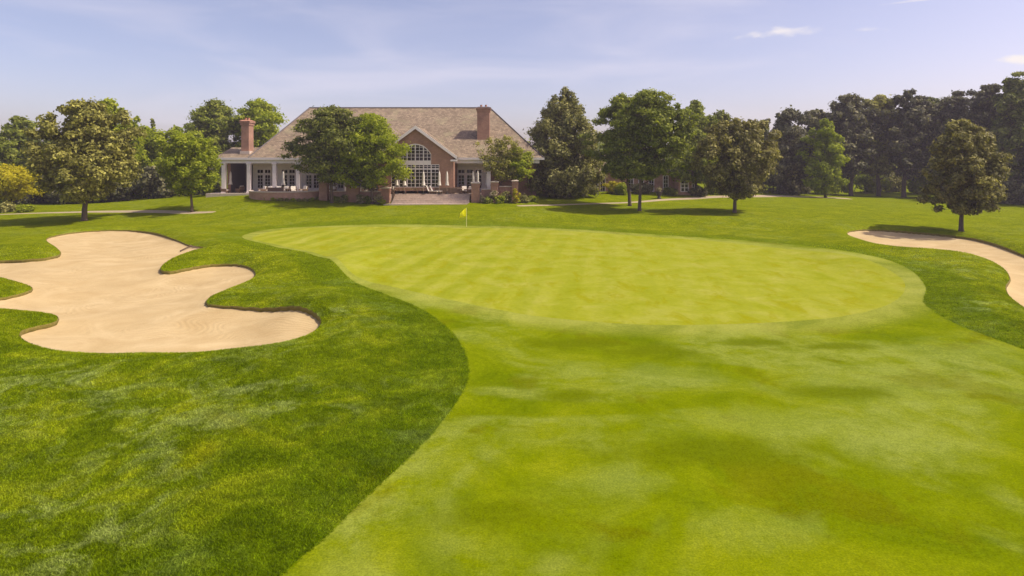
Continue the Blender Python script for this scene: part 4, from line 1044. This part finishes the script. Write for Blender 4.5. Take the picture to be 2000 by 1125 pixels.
# ------------------------------------------------------------------ terrace furniture
def copy_tree(o, parent=None):
    c = o.copy(); C.objects.link(c); c.parent = parent
    for ch in list(o.children): copy_tree(ch, c)
    return c
def umbrella():
    x, y, z = 0, 0, 0
    u = empty('patio_umbrella', (0, 0, 0), 'x', 'umbrella', 'closed umbrellas on the terrace')
    m_ = MB(); m_.lathe(0, 0, [(.03, .05), (.03, 3.15)], 8); m_.lathe(0, 0, [(.05, 3.1), (.02, 3.25)], 8); m_.build('pole', M['wood'], u)
    m_ = MB(); m_.lathe(0, 0, [(.30, 0), (.30, .06), (.08, .12), (.05, .4)], 14); m_.build('base', M['dark'], u)
    m_ = MB(); n0 = len(m_.v); seg = 16; prof = [(.24, 1.25), (.19, 1.45), (.13, 1.9), (.15, 2.2), (.12, 2.7), (.07, 3.05), (.02, 3.13)]
    for (r_, z_) in prof:
        for k_ in range(seg):
            a_ = 2*PI*k_/seg; q = r_*(1.22 if k_ % 2 else .72); m_.v.append((q*math.cos(a_), q*math.sin(a_), z_-(0.1 if (k_ % 2 and z_ < 1.4) else 0)))
    for i in range(len(prof)-1):
        for k_ in range(seg):
            k2 = (k_+1) % seg; m_.f.append((i*seg+k_, i*seg+k2, (i+1)*seg+k2, (i+1)*seg+k_))
    m_.build('canopy', M['canvas'], u, smooth=True)
    m_ = MB(); m_.lathe(0, 0, [(.165, 1.88), (.165, 1.94)], 12); m_.build('strap', M['canvas'], u)
    return u
U0 = umbrella()
ul = [(450, 87.2, 'closed umbrella in the dark porch bay at the far left'), (553, 86.9-1.6, 'closed umbrella standing before the second pair of porch doors'),
      (775, 83.9, 'closed umbrella at the left edge of the big gable window'), (790, 83.9, 'closed umbrella before the second bay of the big gable window'),
      (827, 83.7, 'closed umbrella before the middle of the big gable window'), (858, 83.8, 'closed umbrella at the right edge of the big gable window'),
      (873, 83.9, 'closed umbrella against the plain brick right of the gable window'), (924, 86.3, 'closed umbrella before the right-hand doors, left of two'),
      (933, 86.0, 'closed umbrella before the right-hand doors, right of two'), (952, 86.5, 'closed umbrella near the ornamental tree at the right of the terrace'),
      (718, 84.6, 'closed umbrella behind the yellow-green locust trunk')]
for i, (px, d, lab) in enumerate(ul):
    u = U0 if i == 0 else copy_tree(U0); u.location = (sx(px, d), d, FL+.003); u['label'] = lab
def armchair():
    u = empty('lounge_chair', (0, 0, 0), 'x', 'chair', 'cushioned lounge chairs on the terrace')
    m_ = MB(); m_.box(-.42, .42, -.40, .40, .10, .34); m_.box(-.46, -.34, -.4, .42, .34, .62); m_.box(.34, .46, -.4, .42, .34, .62)
    m_.rbox(0, .40, .9, .12, .34, .92, dy=.12); m_.build('frame', M['wicker'], u, bevel=.02)
    for a_ in (-1, 1):
        for b_ in (-1, 1): l = MB(); l.rbox(a_*.38, b_*.35, .07, .07, 0, .10); l.build('leg', M['dark'], u)
    m_ = MB(); m_.box(-.33, .33, -.42, .32, .34, .48); m_.build('seat_cushion', M['cushion'], u, bevel=.04)
    m_ = MB(); m_.rbox(0, .28, .66, .15, .49, 1.0, dy=.14); m_.build('back_cushion', M['cushion'], u, bevel=.04)
    return u
A0 = armchair()
al = [(440, 86.6, 1.5, 'pale lounge chair at the foot of the first porch column'), (468, 87.4, -1.9, 'pale lounge chair in the dark porch bay'),
      (512, 85.6, 2.4, 'lounge chair seen over the left end of the curved wall'), (524, 85.9, 2.9, 'lounge chair at the foot of the third porch column'),
      (543, 85.3, 3.3, 'lounge chair under the closed umbrella behind the curved wall'), (556, 85.7, 2.9, 'lounge chair right of the umbrella behind the curved wall'),
      (573, 85.5, 3.6, 'lounge chair right of centre behind the curved wall'), (592, 85.9, 2.6, 'lounge chair near the right end of the curved wall'),
      (648, 84.6, 2.7, 'lounge chair beside the dark locust trunk'), (704, 84.4, 2.9, 'pale lounge chair between the two locust trunks'),
      (713, 84.9, 3.4, 'pale lounge chair just left of the yellow-green locust trunk'), (762, 84.4, 2.2, 'pale lounge chair behind the pillar left of the steps'),
      (914, 84.9, 2.2, 'cream lounge chair just left of the pillar at the right of the steps'), (907, 85.6, 3.3, 'lounge chair before the right-hand doors')]
for i, (px, d, a_, lab) in enumerate(al):
    u = A0 if i == 0 else copy_tree(A0); u.location = (sx(px, d), d, FL+.003); u.rotation_euler = (0, 0, a_-PI if a_ > 2 else a_); u['label'] = lab
def lounger():
    u = empty('sun_lounger', (0, 0, 0), 'x', 'lounger', 'pale sun loungers before the gable window')
    m_ = MB(); m_.box(-.32, .32, -1.0, .35, .26, .34); m_.build('frame', M['wood'], u)
    for a_ in (-1, 1):
        for b_ in (-.9, .3): l = MB(); l.rbox(a_*.27, b_, .06, .06, 0, .26); l.build('leg', M['wood'], u)
    m_ = MB(); m_.box(-.30, .30, -.98, .33, .341, .44); m_.rbox(0, .42, .6, .12, .36, 1.15, dy=.38); m_.build('cushion', M['cushion'], u, bevel=.03)
    return u
L0 = lounger()
for i, (px, lab) in enumerate(((845, 'pale sun lounger with raised back, left one of the pair before the gable window'), (852, 'pale sun lounger with raised back, right one of the pair before the gable window'))):
    u = L0 if i == 0 else copy_tree(L0); u.location = (sx(px, 84.9), 84.9-.6, FL+.003); u.rotation_euler = (0, 0, 1.15); u['label'] = lab
def sofa(px, d, a_, lab):
    u = empty('sofa', (sx(px, d), d, FL+.003), lab, 'sofa')
    u.rotation_euler = (0, 0, 0); X0, Y0 = u.location.x, u.location.y; Z0 = FL+.003
    m_ = MB(); m_.box(X0-1.1, X0+1.1, Y0-.4, Y0+.4, Z0+.1, Z0+.36); m_.box(X0-1.1, X0+1.1, Y0-.55, Y0-.4, Z0+.1, Z0+.9); m_.build('frame', M['wicker'], u, bevel=.03)
    for s in (-.55, .55): c = MB(); c.box(X0+s-.52, X0+s+.52, Y0-.38, Y0+.4, Z0+.365, Z0+.5); c.build('cushion', M['cushion'], u, bevel=.04)
    for s in (-1, 1):
        for t_ in (-1, 1): c = MB(); c.rbox(X0+s*1.0, Y0+t_*.35, .08, .08, Z0, Z0+.1); c.build('leg', M['dark'], u)
    return u
sofa(866, 83.6-.0+1.2, 0, 'brown wicker sofa with its back to the lawn, left one right of the loungers'); sofa(885, 84.9, 0, 'brown wicker sofa with its back to the lawn, right one beside the doors')
sofa(541, 84.0, 0, 'wicker sofa half hidden behind the middle of the curved wall')
def table(px, d, r_, lab):
    X0 = sx(px, d); u = empty('round_table', (X0, d, FL+.003), lab, 'table', 'small round tables on the terrace'); Z0 = FL+.003
    m_ = MB(); m_.lathe(X0, d, [(r_, Z0+.70), (r_, Z0+.74)], 20); m_.build('tabletop', M['stone'], u)
    m_ = MB(); m_.lathe(X0, d, [(.25, Z0), (.24, Z0+.04), (.05, Z0+.08), (.05, Z0+.70)], 12); m_.build('pedestal', M['dark'], u)
    return u
table(560, 84.3, .45, 'small round table behind the curved wall'); table(899, 84.6, .5, 'small round table left of the cream chair by the steps'); table(736, 84.4, .5, 'small round table right of the yellow-green locust trunk')
# planters with hedge and flowers before the gable
for i, (p0, p1, lab, lf) in enumerate(((770, 792, 'long stone planter of pale flowers at the left of the gable window', 'flower'), (793, 815, 'long stone planter of clipped greenery before the gable window', 'silver'), (816, 838, 'long stone planter of flowers just left of the sun loungers', 'flower'))):
    x0, x1 = sx(p0, TY+2.2), sx(p1, TY+2.2); d = TY+2.45
    u = empty('planter', ((x0+x1)/2, d, FL+.003), lab, 'planter', 'long planters at the top of the steps')
    m_ = MB(); m_.box(x0, x1, d-.25, d+.25, FL+.003, FL+.42); m_.build('trough', M['cream'], u, bevel=.02)
    n_ = 10; g = np.random.default_rng(40+i)
    pts = np.c_[np.linspace(x0+.1, x1-.1, n_), d+g.normal(size=n_)*.05, FL+.55+g.uniform(0, .2, n_)]
    link_mesh('flowers', leaf_mesh(pts, np.full(n_, .26), 90, .09, .8, seed=60+i), LEAF[lf], u)
def urn(px, d, s, lab, zf=None, lf='flower'):
    x = sx(px, d); z = surf_z(x, d) if zf is None else zf
    u = empty('garden_urn', (x, d, z), lab, 'urn')
    m_ = MB(); m_.lathe(x, d, [(.26*s, z-.02), (.26*s, z+.08*s), (.12*s, z+.18*s), (.30*s, z+.45*s), (.38*s, z+.75*s), (.42*s, z+.8*s), (.34*s, z+.8*s)], 16); m_.build('urn_body', M['dark'] if s > 1.1 else M['cream'], u, smooth=True)
    link_mesh('flowers', leaf_mesh(np.array([[x, d, z+1.0*s], [x+.12, d, z+1.15*s], [x-.15, d, z+1.05*s]]), np.array([.32, .25, .28])*s, 90, .11, .8, seed=int(px)), LEAF[lf], u)
    return u
urn(1287, 92, 1.35, 'large dark urn topped with pale flowers on the lawn beyond the locust pair')
# shrubs of the terrace beds
bed = 'planted shrubs along the foot of the terrace'
for px, d, w_, h_, lf, lab in (
        (655, 81.2, 1.6, .8, 'green', 'low green bush just right of the dark locust trunk'), (672, 81.4, 1.5, .95, 'silver', 'grey-green bush below the low wall left of the pillars'),
        (705, 81.2, 1.7, 1.2, 'flower', 'bush with pale flowers at the foot of the pillar between the locust trunks'), (718, 81.0, 1.5, 1.0, 'dark', 'dark bush just left of the yellow-green locust trunk'),
        (738, 81.0, 1.5, 1.3, 'flower', 'pale flowering bush left of the steps pillar'), (746, 80.6, 1.2, .7, 'bright', 'low yellow-green bush at the foot of the left steps pillar'),
        (942, 81.3, 1.3, 1.0, 'flower', 'pink flowering bush at the foot of the right steps pillar'), (952, 81.0, 1.5, .85, 'green', 'low dark bush right of the steps'),
        (962, 81.5, 1.7, 1.7, 'flower', 'tall pale flowering bush before the wall right of the steps'), (976, 81.1, 1.7, 1.0, 'bright', 'light green bush below the trunk of the ornamental tree'),
        (990, 81.6, 1.5, 1.6, 'silver', 'feathery grey-green bush before the taller brick wall'), (1006, 81.4, 1.3, 2.0, 'yellow', 'upright tawny ornamental grass at the right corner of the terrace'),
        (1022, 82.5, 2.2, 1.0, 'silver', 'spreading pale bush at the right end of the terrace bed'), (1040, 84, 2.0, .7, 'bright', 'low green mound of plants near the linden shadow')):
    shrub('garden_bush', px, d, w_, h_, lf, lab, 'bush', bed, size=.10, nc=16, per=120, cr=.36)
for k_, px in enumerate(range(500, 628, 12)):
    t_ = (px-560)/66; d = cyw-rw_*.92*math.sqrt(max(.02, 1-t_*t_))-.42
    shrub('edging_plant', px, d, 1.0, .36, 'silver' if k_ % 3 else 'bright', 'low pale edging plant at the foot of the curved wall', 'plant', 'edging plants round the curved wall', size=.08, nc=8, per=90, cr=.4)
for px, d, w_, h_, lf, lab in ((1195, 96, 3.0, 1.9, 'yellow', 'yellowish bush before the wing windows, left one'), (1215, 95, 2.6, 1.7, 'bright', 'light green bush before the wing, right of the yellowish bush'),
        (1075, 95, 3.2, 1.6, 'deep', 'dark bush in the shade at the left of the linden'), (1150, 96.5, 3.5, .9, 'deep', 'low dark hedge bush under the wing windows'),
        (1365, 96, 3, 1.6, 'deep', 'dark bush at the foot of the pointed green tree'), (1395, 99, 3, 1.5, 'bright', 'light green bush behind the lone bronze maple'),
        (1255, 97, 5, 1.5, 'deep', 'low dark hedge under the right wing, behind the locust trunks'), (1310, 96.5, 3.4, 1.1, 'dark', 'low dark hedge left of the lit bay'),
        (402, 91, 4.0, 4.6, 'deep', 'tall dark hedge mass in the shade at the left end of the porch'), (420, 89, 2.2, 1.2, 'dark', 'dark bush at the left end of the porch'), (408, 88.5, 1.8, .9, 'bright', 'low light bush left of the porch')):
    shrub('garden_bush', px, d, w_, h_, lf, lab, 'bush', 'bushes round the clubhouse walls', size=.16, nc=24, per=120, cr=.3)
# ------------------------------------------------------------------ flagstick, rake
p = hit(911, 443); p.z = surf_z(p.x, p.y)
fs = empty('flagstick', p, 'yellow flag on a thin pole standing in the hole at the back of the green', 'golf flag')
m_ = MB(); m_.lathe(p.x, p.y, [(.028, p.z-.1), (.022, p.z+1.0), (.018, p.z+2.02)], 8); m_.build('pole', M['pole'], fs)
m_ = MB(); nn_ = 8; top = p.z+1.98
for i in range(nn_+1):
    u = i/nn_
    for s, (a_, b_) in enumerate(((0.0, 0.0), (1, 1))):
        pass
rows = []
for i in range(nn_+1):
    u = i/nn_; zt_i = top-.10*u-.35*u**1.3; zb_i = top-.86-.2*u**.8
    x = p.x-.02-.72*u; y = p.y+.07*math.sin(u*7)
    rows.append(((x+.10*u, y, zt_i-.1*u), (x, y-.05*math.sin(u*5), min(zb_i, zt_i-.10))))
for a_, b_ in zip(rows[:-1], rows[1:]):
    m_.quad(a_[0], b_[0], b_[1], a_[1])
fo = m_.build('flag', M['flagc'], fs, smooth=True); so = fo.modifiers.new('solid', 'SOLIDIFY'); so.thickness = .008
def bunker_z(x, y): return surf_z(x, y)-.55
r0 = hit(352, 487); r1 = hit(370, 481.5); r2_ = hit(393, 485)
def zr_(v):
    q = max(0.0, -float(sdf(S_bl, np.array([v.x]), np.array([v.y]))[0]))
    return surf_z(v.x, v.y)-.14-.05*math.sin(v.x*.5)-.35*(1-math.exp(-q/2.2))+.05
rk = empty('bunker_rake', (r1.x, r1.y, zr_(r1)), 'wooden rake lying on the sand near the top right of the left bunker', 'rake')
m_ = MB(); m_.tube([(r2_.x, r2_.y, zr_(r2_)+.1), (r1.x, r1.y, zr_(r1)+.12)], .025, 6); m_.build('handle', M['wood'], rk)
m_ = MB(); m_.tube([(r0.x, r0.y, zr_(r0)+.06), (r1.x+.1, r1.y+.1, zr_(r1)+.12)], .045, 6)
for k_ in range(9): q = r0.lerp(r1, k_/8); m_.lathe(q.x, q.y, [(.012, zr_(q)-.03), (.012, zr_(q)+.1)], 5)
m_.build('rake_head', M['steel'], rk)
